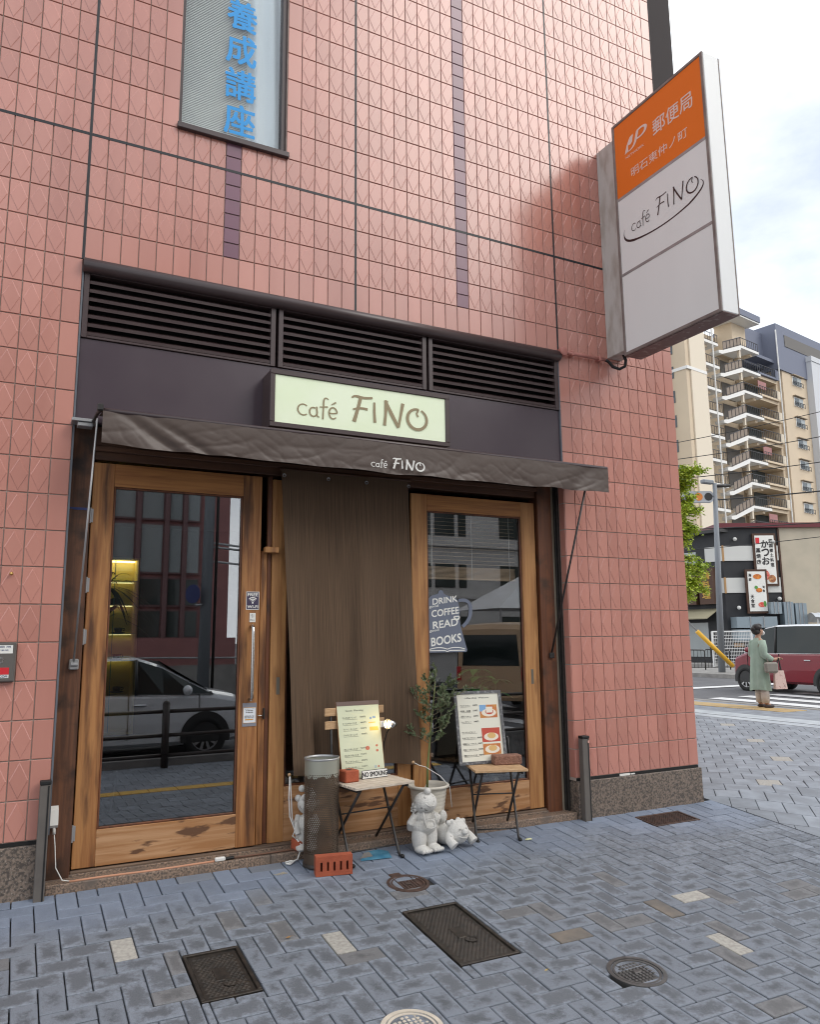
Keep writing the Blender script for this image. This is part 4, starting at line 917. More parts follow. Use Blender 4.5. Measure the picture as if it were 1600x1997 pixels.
# control box on the left tiles, brass stud
cb_ = thing('control_box', 'grey steel shutter control box with red label on the tiles', 'switch box', (-.29, 0, 1.1))
box('case', mat('box_grey', (.17, .155, .14), .45, metal=.5), cb_, -.372, -.032, 1.098, -.208, -.001, 1.302, .004)
MB().box(-.366, -.0335, 1.105, -.214, -.0322, 1.296).build('cover', 'box_grey', cb_)
box('white_label', 'paper', cb_, -.36, -.0345, 1.245, -.224, -.0337, 1.288); box('red_label', mat('label_red', (.62, .02, .03), .5), cb_, -.36, -.0345, 1.136, -.236, -.0337, 1.172); box('white_label', 'paper', cb_, -.36, -.0345, 1.118, -.236, -.0337, 1.135)
m = MB(); text(m, '▲ 開 閉', (-.275, -.0352, 1.279), Rt, Up, w=.08, h=.010); text(m, '注意事項', (-.28, -.0352, 1.262), Rt, Up, w=.07, h=.008); text(m, 'BX BUNKA', (-.28, -.0352, 1.1265), Rt, Up, w=.08, h=.010, bold=.03) if False else text(m, 'ECOM', (-.265, -.0352, 1.1265), Rt, Up, w=.045, h=.011, bold=.03); m.build('lettering', mat('ink_blue', (.03, .05, .16), .5), cb_)
MB().lathe([(.001, -.012), (.016, -.012), (.018, .0), (.009, .001), (.008, -.004), (.001, -.004)], 18).build('key_switch', 'steel', cb_, local=True)
ks = [c for c in cb_.children if c.name.startswith('key')][0]; ks.location = (-.0+.03-.02, -.034, 1.21-1.1); ks.rotation_euler = (math.pi/2, 0, 0)
bs = thing('brass_stud', 'small brass stud on the left tiled wall', 'stud', (-.258, 0, 1.667)); MB().lathe([(.003, 0), (.003, .012), (.008, .014), (.010, .022), (.006, .028), (.0005, .030)], 14).build('knob', mat('brass', (.62, .40, .14), .3, metal=1), bs, True, local=True); bs.rotation_euler = (math.pi/2, 0, 0)
MB().lathe([(.006, 0), (.006, .002)], 12).build('washer', 'brass', bs, local=True)
# flood-board posts either side
for lab, x in (('grey metal board post left of the door', -.052), ('grey metal board post by the right granite base', 3.525)):
    po = thing('barrier_post', lab, 'post', (x+.03, -.07, -.01), 0, 'posts for the flood boards')
    w_ = .052 if x < 0 else .062
    MB().box(x, -.068, -.02, x+w_, -.019, .565, .003).build('post_body', 'post_metal', po)
    MB().box(x+w_-.014, -.0705, -.02, x+w_-.007, -.0685, .56).build('groove', 'black', po)
    MB().box(x-.001, -.072, .565, x+w_+.001, -.018, .585, .003).build('cap', 'black', po)
    if x > 0: box('sticker', mat('sticker_orange', (.75, .42, .33), .5), po, x+.047, -.0712, .535, x+w_-.001, -.0706, .552)
# socket, flat cable on the step, connector
so_ = thing('outdoor_socket', 'white weatherproof socket on the dark post', 'socket', (.03, .01, .32)); MB().prism([(.006, .034, .44), (.006, -.004, .425), (.006, -.024, .35), (.006, -.008, .335), (.006, .034, .325)], (.042, 0, 0)).build('cover', 'white_plastic', so_, normals=True); MB().tube([(.03, .0, .34), (.032, -.004, .30)], .008, 8).build('plug', 'white_plastic', so_, True); so_.location += Vector((.004, .07, -.014))
ca = thing('power_cord', 'white and tan flat cable lying along the stone step', 'cord', (.6, .02, .05))
MB().tube([(.036, .066, .291), (.044, .06, .22), (.052, .04, .12), (.085, .012, .062), (.12, .016, .052)], .003, 6).build('white_cord', 'white_plastic', ca, True)
m = MB(); pts = [(.12+i*.077, .018+.006*math.sin(i*.8), .0485) for i in range(11)]
m.tube(pts, .0065, 6).build('flat_cord', mat('cord_tan', (.52, .26, .16), .6), ca, True)
MB().box(.89, .008, .046, .95, .034, .068, .005).build('connector', 'white_plastic', ca); MB().tube([(.95, .02, .056), (1.0, .022, .056)], .009, 8).build('boot', 'black', ca)
MB().tube([(1.0, .022, .054), (1.2, .028, .052), (1.4, .03, .052), (1.62, .034, .052)], .006, 6).build('dark_cord', mat('cord_brown', (.16, .08, .05), .6), ca, True)
# blue tape on the post
tg_ = thing('blue_tape', 'strip of blue tape stuck on the dark left post', 'tape', (.06, .034, 2.05)); MB().box(.006, .0325, 2.048, .118, .0345, 2.058).box(.03, .0315, 2.044, .118, .0324, 2.052).build('strip', mat('tape_blue', (.03, .045, .16), .5), tg_); tg_.location += Vector((.004, .07, .011))
tq = thing('white_tape', 'torn white tape on the black strip above the right granite base', 'tape', (3.98, .0, .265)); MB().box(3.92, -.002, .262, 4.02, .0035, .277).build('tape_piece', 'paper', tq); MB().box(4.03, -.001, .264, 4.07, .0035, .274).build('tape_piece', 'white_plastic', tq)
# ------------------------------------------------------------------ folding chairs
mat('brick_red', (.42, .10, .045), .85, col2=(.33, .075, .035), vscale=14, bump=.35, bscale=140)
mat('brick_brown', (.30, .155, .105), .9, col2=(.20, .095, .065), vscale=60, bump=.8, bscale=90)
def chair(label, x, y, z, rz, wd, dp, sm, fz, bz, fy, ry, bh=.42, bx0=None):
    t = thing('folding_chair', label, 'chair', (x, y, 0), rz, 'folding chairs outside the cafe'); n = 7; sl = dp/n
    for i in range(n):
        MB().box(-wd/2, -dp/2+i*sl+.006, z-.016, wd/2, -dp/2+(i+1)*sl-.006, z, .002).build('seat_slat', sm, t, local=True)
    hx = wd/2-.035
    for s in (-1, 1):
        MB().tube([(s*hx, dp/2-.04, z-.02), (s*hx, fy+.015, fz+.04), (s*hx, fy, fz+.014), (s*hx, fy-.03, fz+.012)], .0085, 8).build('front_leg', 'black_metal', t, True, local=True)
        MB().tube([(s*(hx-.02), -dp/2+.04, z-.02), (s*(hx-.02), ry, bz+.012)], .0085, 8).build('rear_leg', 'black_metal', t, True, local=True)
        MB().ell((s*hx, fy-.03, fz+.012), (.014, .018, .012), 10, 6).build('foot_cap', 'black', t, True, local=True)
        MB().tube([(s*hx, dp/2-.04, z-.02), (s*hx, dp/2-.01, z+.15), (s*hx, dp/2+.01, z+bh)], .0085, 8).build('back_post', 'black_metal', t, True, local=True)
        MB().box(s*hx-.008, -dp/2+.03, z-.034, s*hx+.008, dp/2-.02, z-.018, .002).build('seat_rail', 'black_metal', t, local=True)
    for zz, yy in ((z*.60+fz*.40, .045), (fz+.07, fy+.03)): MB().tube([(-hx, yy, zz), (hx, yy, zz)], .005, 6).build('stretcher', 'black_metal', t, True, local=True)
    for k in ((0, 1) if bh > .3 else ()):
        zz = z+bh-.12+k*.08; MB().box(-wd/2-.01, dp/2-.008+k*.006, zz, wd/2+.01, dp/2+.006+k*.006, zz+.05, .003).build('back_slat', 'slat_tan', t, local=True)
    return t
C1 = (1.80, -.135, .44, R_(7.5), .42, .37); C2 = (2.725, -.125, .452, R_(-19), .355, .38)
chair('weathered slatted folding chair holding the green menu and brick', *C1[:2], C1[2], C1[3], C1[4], C1[5], 'slat_wood', -.024, .045, -.06, .18)
chair('tan slatted folding chair holding the framed menu', *C2[:2], C2[2], C2[3], C2[4], C2[5], 'slat_tan', -.024, .045, -.03, .18, .16)
# menu boards
def board(name, label, P, th=.012): 
    """P: bottom-left, bottom-right, top-left in world space; returns thing and a local mapper"""
    bl, br, tl = [Vector(p) for p in P]; r = (br-bl); u = (tl-bl); n = r.cross(u).normalized()
    t = thing(name, label, 'menu board', bl+(br-bl)*.5); return t, (lambda a, b, d=0: bl+r*a+u*b+n*d), r.normalized(), u.normalized(), r.length, u.length
def slab(mb, mp_, a0, b0, a1, b1, d0, d1): return mb.prism([mp_(a0, b0, d0), mp_(a1, b0, d0), mp_(a1, b1, d0), mp_(a0, b1, d0)], mp_(0, 0, d1)-mp_(0, 0, d0))
t, mp1, r, u, W, H = board('menu_board', 'pale green breakfast menu on a clipboard on the chair', ((1.645, -.055, .442), (1.947, -.045, .442), (1.634, .03, .905)))
slab(MB(), mp1, 0, 0, 1, 1, -.008, 0).build('backing', 'wood_door', t, normals=True)
slab(MB(), mp1, .01, .0, .99, .945, 0.0005, .0025).build('menu_sheet', mat('menu_green', (.66, .69, .50), .45, col2=(.62, .65, .46), vscale=5), t, normals=True)
slab(MB(), mp1, 0, .945, 1, 1.0, 0.0005, .005).build('top_clip', mat('clip_brown', (.15, .10, .085), .5), t, normals=True)
m = MB(); D = .0032
def tl(mb, mp_, r, u, s, a, b, w=None, h=None, bold=0, al='l'): text(mb, s, mp_(a, b, D), r, u, w=w, h=h, bold=bold, align=al)
tl(m, mp1, r, u, 'Good  Morning', .2, .875, w=.125, h=.014)
for i, (s, p) in enumerate((('ワッフルモーニング', '480円'), ('トーストモーニング', '480円'), ('フィーノ・モーニング', '500円'), ('クッキーモーニング', '400円'))):
    b = .785-.075*i; tl(m, mp1, r, u, s, .12, b, w=.095, h=.011, bold=.01); tl(m, mp1, r, u, p, .52, b+.004, w=.04, h=.010); slab(m, mp1, .12, b-.024, .46, b-.021, .0026, .003)
for i, (s, p) in enumerate((('オムレツモーニング', '700円'), ('たまごサンドモーニング', '750円'), ('ブレンドコーヒー', '450円'), ('ロイヤルミルクティー', '520円'), ('アイスコーヒー・カフェオーレ', '550円'))):
    b = .375-.078*i; tl(m, mp1, r, u, s, .10, b, w=.095, h=.011, bold=.01); tl(m, mp1, r, u, p, .47+.0*i, b+.006, w=.04, h=.010); slab(m, mp1, .10, b-.022, .5, b-.019, .0026, .003)
m.build('lettering', 'ink', t)
m = MB()
for (a, b, w_, h_) in ((.72, .70, .16, .014), (.73, .60, .2, .05)): slab(m, mp1, a, b, a+w_, b+h_, .0027, .0031)
m.build('yellow_print', mat('print_yellow', (.75, .50, .10), .6), t, normals=True)
m = MB()
for (a, b, q, col) in ((.64, .375, .05, 0), (.86, .40, .028, 0), (.86, .335, .03, 0), (.86, .13, .022, 0)): m.add([mp1(a+q*math.cos(k*.4488), b+q*.55*math.sin(k*.4488), .0031) for k in range(14)], [tuple(range(14))])
m.build('food_print', mat('print_red', (.55, .17, .10), .6), t)
m = MB()
for (a, b, w_, h_) in ((.75, .75, .05, .03), (.82, .76, .07, .03), (.76, .11, .01, .04), (.79, .11, .01, .035)): slab(m, mp1, a, b, a+w_, b+h_, .0027, .0031)
m.build('blue_print', mat('print_blue', (.25, .36, .5), .6), t, normals=True)
# framed menu
t, mp2, r, u, W, H = board('framed_menu', 'grey-framed drinks menu with food photos leaning on the chair', ((2.507, -.025, .454), (2.871, -.06, .454), (2.513, .055, .935)))
fr = MB(); e = .058; f_ = .04
slab(fr, mp2, 0, 0, e, 1, -.006, .008); slab(fr, mp2, 1-e, 0, 1, 1, -.006, .008); slab(fr, mp2, e, 0, 1-e, f_, -.006, .008); slab(fr, mp2, e, 1-f_, 1-e, 1, -.006, .008)
fr.build('frame', mat('frame_grey', (.10, .10, .105), .6, col2=(.30, .30, .30), vscale=55, lo=.5, hi=.72), t, normals=True)
slab(MB(), mp2, e, f_, 1-e, 1-f_, -.004, .001).build('menu_sheet', mat('menu_cream', (.73, .71, .60), .4), t, normals=True)
m = MB(); D = .002
tl(m, mp2, r, u, 'coffee shop  Welcome', .22, .90, w=.19, h=.014)
for i, (s, p) in enumerate((('ブレンドコーヒー', '450円'), ('紅茶・各種', '550円'), ('宮水カフェオーレ', '550円'), ('ハーブティー', '500円'))):
    b = .80-.075*i; tl(m, mp2, r, u, s, .12, b, w=.075, h=.010, bold=.01); tl(m, mp2, r, u, p, .38, b+.002, w=.035, h=.010, bold=.01); slab(m, mp2, .13, b-.020, .33, b-.017, .0014, .0018)
for i, (s, p) in enumerate((('ホットドッグセット', ''), ('たまごサンドセット', '800円'), ('特製カレーライス', '900円'), ('特製ソースカツサンド', '920円'), ('季節のパスタ・サラダ', '980円'))):
    b = .435-.078*i; tl(m, mp2, r, u, s, .11, b, w=.10, h=.010, bold=.012); slab(m, mp2, .12, b-.02, .42, b-.017, .0014, .0018)
    if p: tl(m, mp2, r, u, p, .42, b, w=.035, h=.010, bold=.01)
m.build('lettering', 'ink', t)
mat('photo_orange', (.58, .27, .06), .5, col2=(.50, .13, .05), vscale=40); mat('photo_cream', (.78, .70, .58), .5); mat('photo_blue', (.20, .38, .62), .5); mat('photo_red', (.50, .07, .04), .5); mat('photo_bread', (.66, .42, .16), .5)
for k, (a, b, w_, h_, bgm) in enumerate(((.52, .62, .37, .18, 'photo_orange'), (.52, .29, .38, .19, 'photo_red'), (.52, .12, .37, .145, 'photo_orange'))):
    ph = slab(MB(), mp2, a, b, a+w_, b+h_, .0012, .0018).build('food_photo', bgm, t, normals=True)
    if k == 0: slab(MB(), mp2, a, b+.09, a+.14, b+h_, .0018, .0020).build('photo_corner', 'photo_blue', ph, normals=True)
    ov = lambda cx_, cy_, rx, ry, d: [mp2(cx_+rx*math.cos(q*.3927), cy_+ry*math.sin(q*.3927), d) for q in range(16)]
    MB().add(ov(a+.19, b+.07, .155, .055, .0023), [tuple(range(16))]).build('plate', 'photo_cream', ph)
    MB().add(ov(a+.2, b+.085, .09, .04, .0026), [tuple(range(16))]).build('food', ('photo_red', 'photo_bread', 'photo_bread')[k], ph)
    if k == 0: slab(MB(), mp2, a+.13, b+.07, a+.27, b+.15, .0028, .0031).build('cup', 'photo_cream', ph, normals=True)
# bricks
def brick(label, x, y, z, rz, L_, W_, H_, m, holes=None):
    t = thing('brick', label, 'brick', (x, y, z), rz, 'loose bricks'); 
    if holes == 'front':      # stands on edge: slots run through the front face
        n = 5; mb = MB(); pw = L_/n; hw = .012; zs, ze = H_*.24, H_*.70
        mb.box(-L_/2, -W_/2, 0, L_/2, W_/2, zs).box(-L_/2, -W_/2, ze, L_/2, W_/2, H_)
        xs = [-L_/2]+[v for k in range(n) for v in (-L_/2+.028+k*.0375-hw/2+.005, -L_/2+.028+k*.0375+hw/2+.005)]+[L_/2]
        for k in range(0, len(xs), 2): mb.box(xs[k], -W_/2, zs, xs[k+1], W_/2, ze)
        mb.box(-L_/2+.01, W_/2-.012, zs, L_/2-.01, W_/2-.010, ze)
        mb.build('clay_body', m, t, local=True)
        MB().box(-L_/2+.015, W_/2-.014, zs, L_/2-.015, W_/2-.0125, ze).build('slot_back', 'black', t, local=True)
    else:
        MB().box(-L_/2, -W_/2, 0, L_/2, W_/2, H_, .006).build('clay_body', m, t, local=True)
        if holes: MB().lathe([(.0005, 0.0006), (.018, .0006)], 14, (0, 0, H_)).build('core_hole', 'black', t, local=True)
    return t
brick('red slotted brick standing on the paving in front of the ash bin', 1.50, -.285, zg(-.3), R_(-11), .213, .06, .107, 'brick_red', 'front')
brick('red brick weighing down the menu on the weathered chair', 1.665, -.115, .4405, R_(10), .10, .09, .07, 'brick_red', 'top')
brick('rough brown brick on the tan chair seat', 2.825, -.115, .4525, R_(-15), .195, .085, .062, 'brick_brown')
brick('red brick on the step behind the ash bin', 1.41, .03, .046, R_(12), .085, .09, .062, 'brick_red')
# NO SMOKING plate
t, mp3, r, u, W, H = board('no_smoking_plate', 'white cast NO SMOKING plate leaning on the chair seat', ((1.757, -.10, .4415), (1.952, -.075, .4415), (1.757, -.092, .4915)))
t['category'] = 'sign'
slab(MB(), mp3, .02, 0, .98, 1, -.004, 0).build('plate_back', 'ink', t, normals=True); slab(MB(), mp3, .035, .06, .965, .94, .0004, .0012).build('plate_face', 'paper', t, normals=True)
m = MB(); D = .002; text(m, 'NO SMOKING', mp3(.5, .5, .002), r, u, w=.180, h=.028, bold=.03); m.build('lettering', 'ink', t)
# clip lamp
cl = thing('clip_lamp', 'small lit chrome clip lamp beside the green menu', 'lamp', (1.96, -.05, .76))
ax = Vector((-.85, -.42, .10)).normalized(); base = Vector((1.985, -.05, .758)); q = ax.to_track_quat('Z', 'Y').to_matrix()
def lz(prof, n=20):
    m = MB(); m.lathe(prof, n); m.v = [tuple(base+q @ Vector(p)) for p in m.v]; return m
lz([(.001, -.045), (.016, -.045), (.022, -.02), (.031, .035), (.033, .035), (.024, -.02)]).build('shade', 'steel', cl, True)
lz([(.001, .012), (.018, .010), (.014, -.004), (.001, -.006)]).build('bulb', mat('bulb_glow', (1, .85, .5), .5, emit=(1, .72, .28), estr=7), cl, True)
MB().tube([(1.985, -.04, .738), (1.98, .0, .70), (1.97, .02, .64), (1.955, .03, .46)], .004, 6).build('lamp_cord', 'black', cl, True)
MB().box(1.935, .0, .735, 1.975, .015, .775, .003).build('clamp', 'white_plastic', cl)
pd = bpy.data.lights.new('clip_lamp_light', 'POINT'); pd.energy = .30; pd.color = (1, .68, .28); pd.shadow_soft_size = .012
po = bpy.data.objects.new('clip_lamp_light', pd); COL.objects.link(po); po.location = base+ax*.045; 
# ------------------------------------------------------------------ perforated ash bin
ab = thing('ash_bin', 'rusty perforated steel cylinder bin beside the door', 'bin', (1.485, -.125, zg(-.125)))
mp_m = mat('perforated', (.135, .098, .068), .5, metal=.45, col2=(.075, .052, .036), vscale=5, lo=.4, hi=.65)
t_ = mp_m.node_tree; N = t_.nodes; l = t_.links.new; pb = N['Principled BSDF']
uvn = N.new('ShaderNodeUVMap'); sx = N.new('ShaderNodeSeparateXYZ'); l(uvn.outputs[0], sx.inputs[0])
def mth(op, a, b=None, c=None):
    n = N.new('ShaderNodeMath'); n.operation = op
    for i, v in enumerate((a, b, c)):
        if v is None: continue
        if isinstance(v, (int, float)): n.inputs[i].default_value = v
        else: l(v, n.inputs[i])
    return n.outputs[0]
V = mth('MULTIPLY', sx.outputs[1], 58.0); row_ = mth('FLOOR', V); off = mth('MULTIPLY', mth('MODULO', row_, 2.0), .5)
U = mth('ADD', mth('MULTIPLY', sx.outputs[0], 52.0), off)
fu = mth('SUBTRACT', mth('FRACT', U), .5); fv = mth('MULTIPLY', mth('SUBTRACT', mth('FRACT', V), .5), .86)
dd = mth('SQRT', mth('ADD', mth('MULTIPLY', fu, fu), mth('MULTIPLY', fv, fv)))
hole = mth('LESS_THAN', dd, .27); band = mth('MULTIPLY', mth('GREATER_THAN', sx.outputs[1], .12), mth('LESS_THAN', sx.outputs[1], .86))
alpha = mth('SUBTRACT', 1.0, mth('MULTIPLY', hole, band)); l(alpha, pb.inputs['Alpha'])
# bare zinc towards the rim, rust below (ragged line)
g_ = N.new('ShaderNodeNewGeometry'); nn = N.new('ShaderNodeTexNoise'); nn.inputs['Scale'].default_value = 26; nn.inputs['Detail'].default_value = 8; l(g_.outputs[0], nn.inputs['Vector'])
ed = mth('GREATER_THAN', mth('ADD', sx.outputs[1], mth('MULTIPLY', nn.outputs['Fac'], .14)), .90)
mxr = N.new('ShaderNodeMix'); mxr.data_type = 'RGBA'; l(ed, mxr.inputs[0]); l(pb.inputs['Base Color'].links[0].from_socket, mxr.inputs[6]); mxr.inputs[7].default_value = (.36, .36, .30, 1); l(mxr.outputs[2], pb.inputs['Base Color'])
n = 64; m = MB().lathe([(.104, .0), (.104, .61)], n); o = m.build('perforated_drum', 'perforated', ab, True, local=True)
uv = o.data.uv_layers.new(name='UVMap')
for p in o.data.polygons:
    ks = [o.data.loops[li].vertex_index for li in p.loop_indices]; cols = [k % n for k in ks]; wrap = max(cols)-min(cols) > 2
    for li, k, c in zip(p.loop_indices, ks, cols): uv.data[li].uv = (((c+n) if wrap and c == 0 else c)/n, k//n)
MB().lathe([(.1035, .60), (.1065, .604), (.1065, .612), (.101, .612), (.101, .60)], n).build('rim', 'alu', ab, True, local=True)
MB().lathe([(.108, 0), (.108, .02), (.102, .022), (.09, .018), (.001, .018)], n).build('base_ring', 'black_metal', ab, True, local=True)
MB().tube([(.0735, -.0755, .02), (.0735, -.0755, .6)], .0012, 5).build('seam', 'black_metal', ab, local=True)
# white rope tie and brick cord
rp_ = thing('rope_tie', 'white cord loop hanging from a knob left of the ash bin', 'rope', (1.33, .0, .49)); MB().ell((1.328, .015, .49), .011).build('knob', 'slat_tan', rp_, True)
MB().tube([(1.328, .008, .48), (1.322, .0, .36), (1.328, -.005, .25), (1.36, -.01, .17), (1.345, -.01, .14), (1.37, -.012, .12)], .0038, 6).tube([(1.331, .008, .48), (1.338, .0, .34), (1.342, -.005, .24), (1.365, -.01, .165)], .0038, 6).tube([(1.37, -.012, .12), (1.40, -.02, .08), (1.37, -.035, .01), (1.31, -.05, .0), (1.29, -.06, .002), (1.31, -.075, .0), (1.345, -.05, .004), (1.33, -.035, .008), (1.29, -.045, .006)], .0045, 6).build('cord', 'white_plastic', rp_, True)
kb = thing('curtain_knob', 'small wooden knob at the lower right curtain corner', 'knob', (2.17, .0, .50)); MB().ell((2.17, .0, .50), .010).build('knob', 'slat_tan', kb, True); MB().tube([(2.17, 0, .50), (2.22, .01, .475), (2.27, .02, .46), (2.36, -.02, .40), (2.42, -.04, .33), (2.43, -.045, .2)], .0025, 5).build('cord', 'white_plastic', kb, True)
# ------------------------------------------------------------------ potted olive
ol = thing('potted_olive', 'thin olive shrub in a ribbed cream pot between the chairs', 'potted plant', (2.29, .02, .046))
pf = [(.001, 0), (.062, 0), (.066, .005)]
for i in range(11): z = .012+i*.024; rr = .068+.030*(z/.29); pf += [(rr, z), (rr+.0035, z+.016), (rr+.002, z+.022)]
pf += [(.104, .285), (.111, .287), (.113, .298), (.110, .304), (.099, .304), (.096, .28), (.09, .24), (.001, .235)]
MB().lathe([(a*1.25, b) for a, b in pf], 40).build('pot', mat('pot_cream', (.62, .58, .50), .5, col2=(.55, .51, .43), vscale=14), ol, True, local=True)
MB().lathe([(.0005, .262), (.06, .258), (.118, .25)], 24).build('soil', 'sand', ol, True, local=True)
ro = random.Random(12); tr = MB(); br_ = MB(); lv_ = MB()
trunk = [(-.01, 0, .24), (-.002, 0, .42), (.022, .0, .62), (.045, .0, .80), (.07, .01, .95)]
tr.tube(trunk, [.0085, .0075, .006, .005, .0035], 8).build('trunk', mat('olive_stem', (.16, .19, .06), .6), ol, True, local=True)
def oleaf(p, d):
    L_ = ro.uniform(.016, .028); wv = L_*.24; d = d.normalized(); s = d.cross(Vector((ro.uniform(-1, 1), ro.uniform(-1, 1), ro.uniform(-1, 1)))).normalized()*wv
    lv_.add([p, p+d*L_*.5+s*1.1, p+d*L_, p+d*L_*.5-s], [(0, 1, 2, 3)])
def twig(p, d, L_, r, lev):
    pts = [p]; dd = d.normalized(); n = 5
    for k in range(n):
        dd = (dd+Vector((ro.uniform(-.3, .3), ro.uniform(-.3, .3), ro.uniform(-.18, .25)))).normalized(); pts.append(pts[-1]+dd*L_/n)
        if k > 0:
            for _ in range(2 if lev else 1): oleaf(pts[-1]+dd*ro.uniform(-.02, 0), dd+Vector((ro.uniform(-1, 1), ro.uniform(-1, 1), ro.uniform(-.4, 1)))*.9)
        if lev < 2 and k > 0 and ro.random() < .62: twig(pts[-1], dd+Vector((ro.uniform(-.9, .9), ro.uniform(-.9, .9), ro.uniform(-.3, .8))), L_*.55, r*.6, lev+1)
    br_.tube(pts, [r*(1-.15*i) for i in range(len(pts))], 5)
for i in range(27):
    t0 = ro.uniform(.42, 1.0); k = t0*(len(trunk)-1); a = int(min(k, len(trunk)-2)); p = Vector(trunk[a]).lerp(Vector(trunk[a+1]), k-a); an = ro.uniform(0, 6.28)
    d = Vector((math.cos(an), math.sin(an)*.7, ro.uniform(.1, .9))); twig(p, d, ro.uniform(.09, .155)*(1.0 if t0 > .6 else .75), .0022, 0)
twig(Vector((.06, 0, .86)), Vector((1, -.2, .15)), .26, .0025, 1)
br_.build('branch', mat('olive_branch', (.24, .19, .12), .7), ol, True, local=True)
o = lv_.build('foliage', mat('olive_leaf', (.085, .125, .05), .5, col2=(.16, .19, .10), vscale=40), ol, local=True); tag(o, kind='stuff')
# blue paint patch on the paving
bp2 = slope_thing('paint_patch', 'peeling blue and grey sticker on the paving under the chair', 'ground sticker', 1.83, -.12); bp2.location.z += .0035
MB().add([(-.11, -.055, 0), (.09, -.07, 0), (.115, .04, 0), (.07, .085, 0), (-.02, .075, 0), (-.075, .02, 0)], [tuple(range(6))]).build('blue_sheet', mat('patch_blue', (.035, .18, .30), .7, col2=(.10, .28, .40), vscale=20), bp2, local=True)
MB().add([(-.10, -.02, .001), (-.01, -.01, .001), (.0, .07, .001), (-.04, .06, .001)], [(0, 1, 2, 3)]).build('grey_patch', 'concrete', bp2, local=True)
# litter: dry leaf, twigs, pale wrapper
for lab, x, y_, m_, s in (('small brown dry leaf on the paving', 1.02, -.93, mat('dry_leaf', (.35, .19, .06), .7), .016), ('tiny yellow leaf right of the long iron cover', 1.97, -1.66, mat('yellow_leaf', (.6, .42, .06), .7), .010)):
    q_ = slope_thing('fallen_leaf', lab, 'leaf', x, y_); q_.location.z += .004; MB().add([(-s, 0, 0), (0, -s*.5, .003), (s, 0, .006), (0, s*.5, .002)], [(0, 1, 2, 3)]).build('blade', m_, q_, local=True); MB().tube([(s, 0, .006), (s*1.6, .002, .002)], .0007, 4).build('stalk', m_, q_, local=True)
q_ = slope_thing('candy_wrapper', 'pale yellow wrapper by the foot of the tan chair', 'litter', 2.905, -.235); q_.location.z += .003; MB().box(-.02, -.008, 0, .02, .008, .007, .002).build('wrapper', mat('wrapper', (.62, .62, .36), .5), q_, local=True); MB().box(-.028, -.007, .002, -.021, .007, .004).build('twist_end', 'wrapper', q_, local=True)
tw = slope_thing('dry_twigs', 'thin dry straw twigs near the step', 'twigs', 1.215, -.19); tw.location.z += .004
m = MB()
for i in range(5): a = ro.uniform(-.3, .9); m.tube([(-.04+i*.012, ro.uniform(-.02, .02), 0), (.0+i*.01, ro.uniform(-.015, .015), .004), (.04*math.cos(a), .04*math.sin(a), .001)], .0011, 4)
m.build('straw', mat('straw', (.45, .38, .26), .8), tw, local=True)
# ------------------------------------------------------------------ concrete figures
mat('figure_white', (.60, .585, .55), .85, col2=(.46, .44, .40), vscale=9, lo=.5, hi=.78, col3=(.16, .15, .13), v3=30, lo3=.66, hi3=.74, bump=.45, bscale=130)
def fuse(parts, name, m, parent, vox=.0030):
    mb = MB()
    for p in parts:
        if p[0] == 'e': mb.ell(p[1], p[2], 18, 12, p[3] if len(p) > 3 else None)
        else: mb.tube(p[1], p[2], 12)
    o = mb.build(name, m, parent, local=True)
    md = o.modifiers.new('Remesh', 'REMESH'); md.mode = 'VOXEL'; md.voxel_size = vox; md.use_smooth_shade = True
    sm = o.modifiers.new('Smooth', 'SMOOTH'); sm.factor = .5; sm.iterations = 2
    return o
rx = lambda a: Matrix.Rotation(R_(a), 3, 'X')
ry = lambda a: Matrix.Rotation(R_(a), 3, 'Y')
f1 = thing('garden_figure', 'white concrete boy figure in overalls looking up', 'statue', (2.165, -.155, zg(-.155)), R_(8), 'concrete garden figures')
fuse([('e', (-.042, 0, .085), (.047, .052, .090)), ('e', (.042, 0, .085), (.047, .052, .090)), ('e', (0, 0, .150), (.086, .066, .055)), ('e', (0, .006, .205), (.070, .056, .055)),
      ('t', [(-.062, .010, .222), (-.095, .014, .175), (-.078, .045, .135)], [.022, .026, .021]), ('t', [(.060, .010, .222), (.090, .02, .18), (.075, .05, .14)], [.022, .025, .02]),
      ('e', (-.044, -.035, .022), (.045, .060, .025)), ('e', (.044, -.035, .022), (.045, .060, .025)),
      ('e', (.002, -.008, .290), (.079, .070, .066))]
     + [('e', (-.044-.030+.020*k, -.092+.003*abs(k-1.5), .020), (.011, .015, .013)) for k in range(4)] + [('e', (.044-.030+.020*k, -.092+.003*abs(k-1.5), .020), (.011, .015, .013)) for k in range(4)]
     + [('e', (s_*(.074+.003*math.sin(k*2.3)), .010+.020*math.sin(k*1.9), .238+.0058*k), .0085) for k in range(9) for s_ in (1, -1)] + [('e', (.058*math.cos(k*.45), .032+.034*math.sin(k*.45), .25+.006*((k*5) % 7)), .013) for k in range(8)],
     'body', 'figure_white', f1)
MB().ell((.0, -.036, .362), .0235).build('nose', 'figure_white', f1, True, local=True)
MB().tube([(-.040, -.048, .242), (-.044, -.060, .21), (-.044, -.066, .170)], .0055, 6).tube([(.040, -.048, .242), (.044, -.060, .21), (.044, -.066, .170)], .0055, 6).tube([(-.040, -.063, .196), (.040, -.063, .196), (.036, -.073, .155), (0, -.077, .146), (-.036, -.073, .155), (-.040, -.063, .196)], .0035, 6).build('bib', 'figure_white', f1, True, local=True)
MB().tube([(-.038, -.066, .296), (-.016, -.078, .280), (.02, -.078, .279), (.042, -.064, .294)], .0032, 6).build('mouth', 'figure_white', f1, True, local=True)
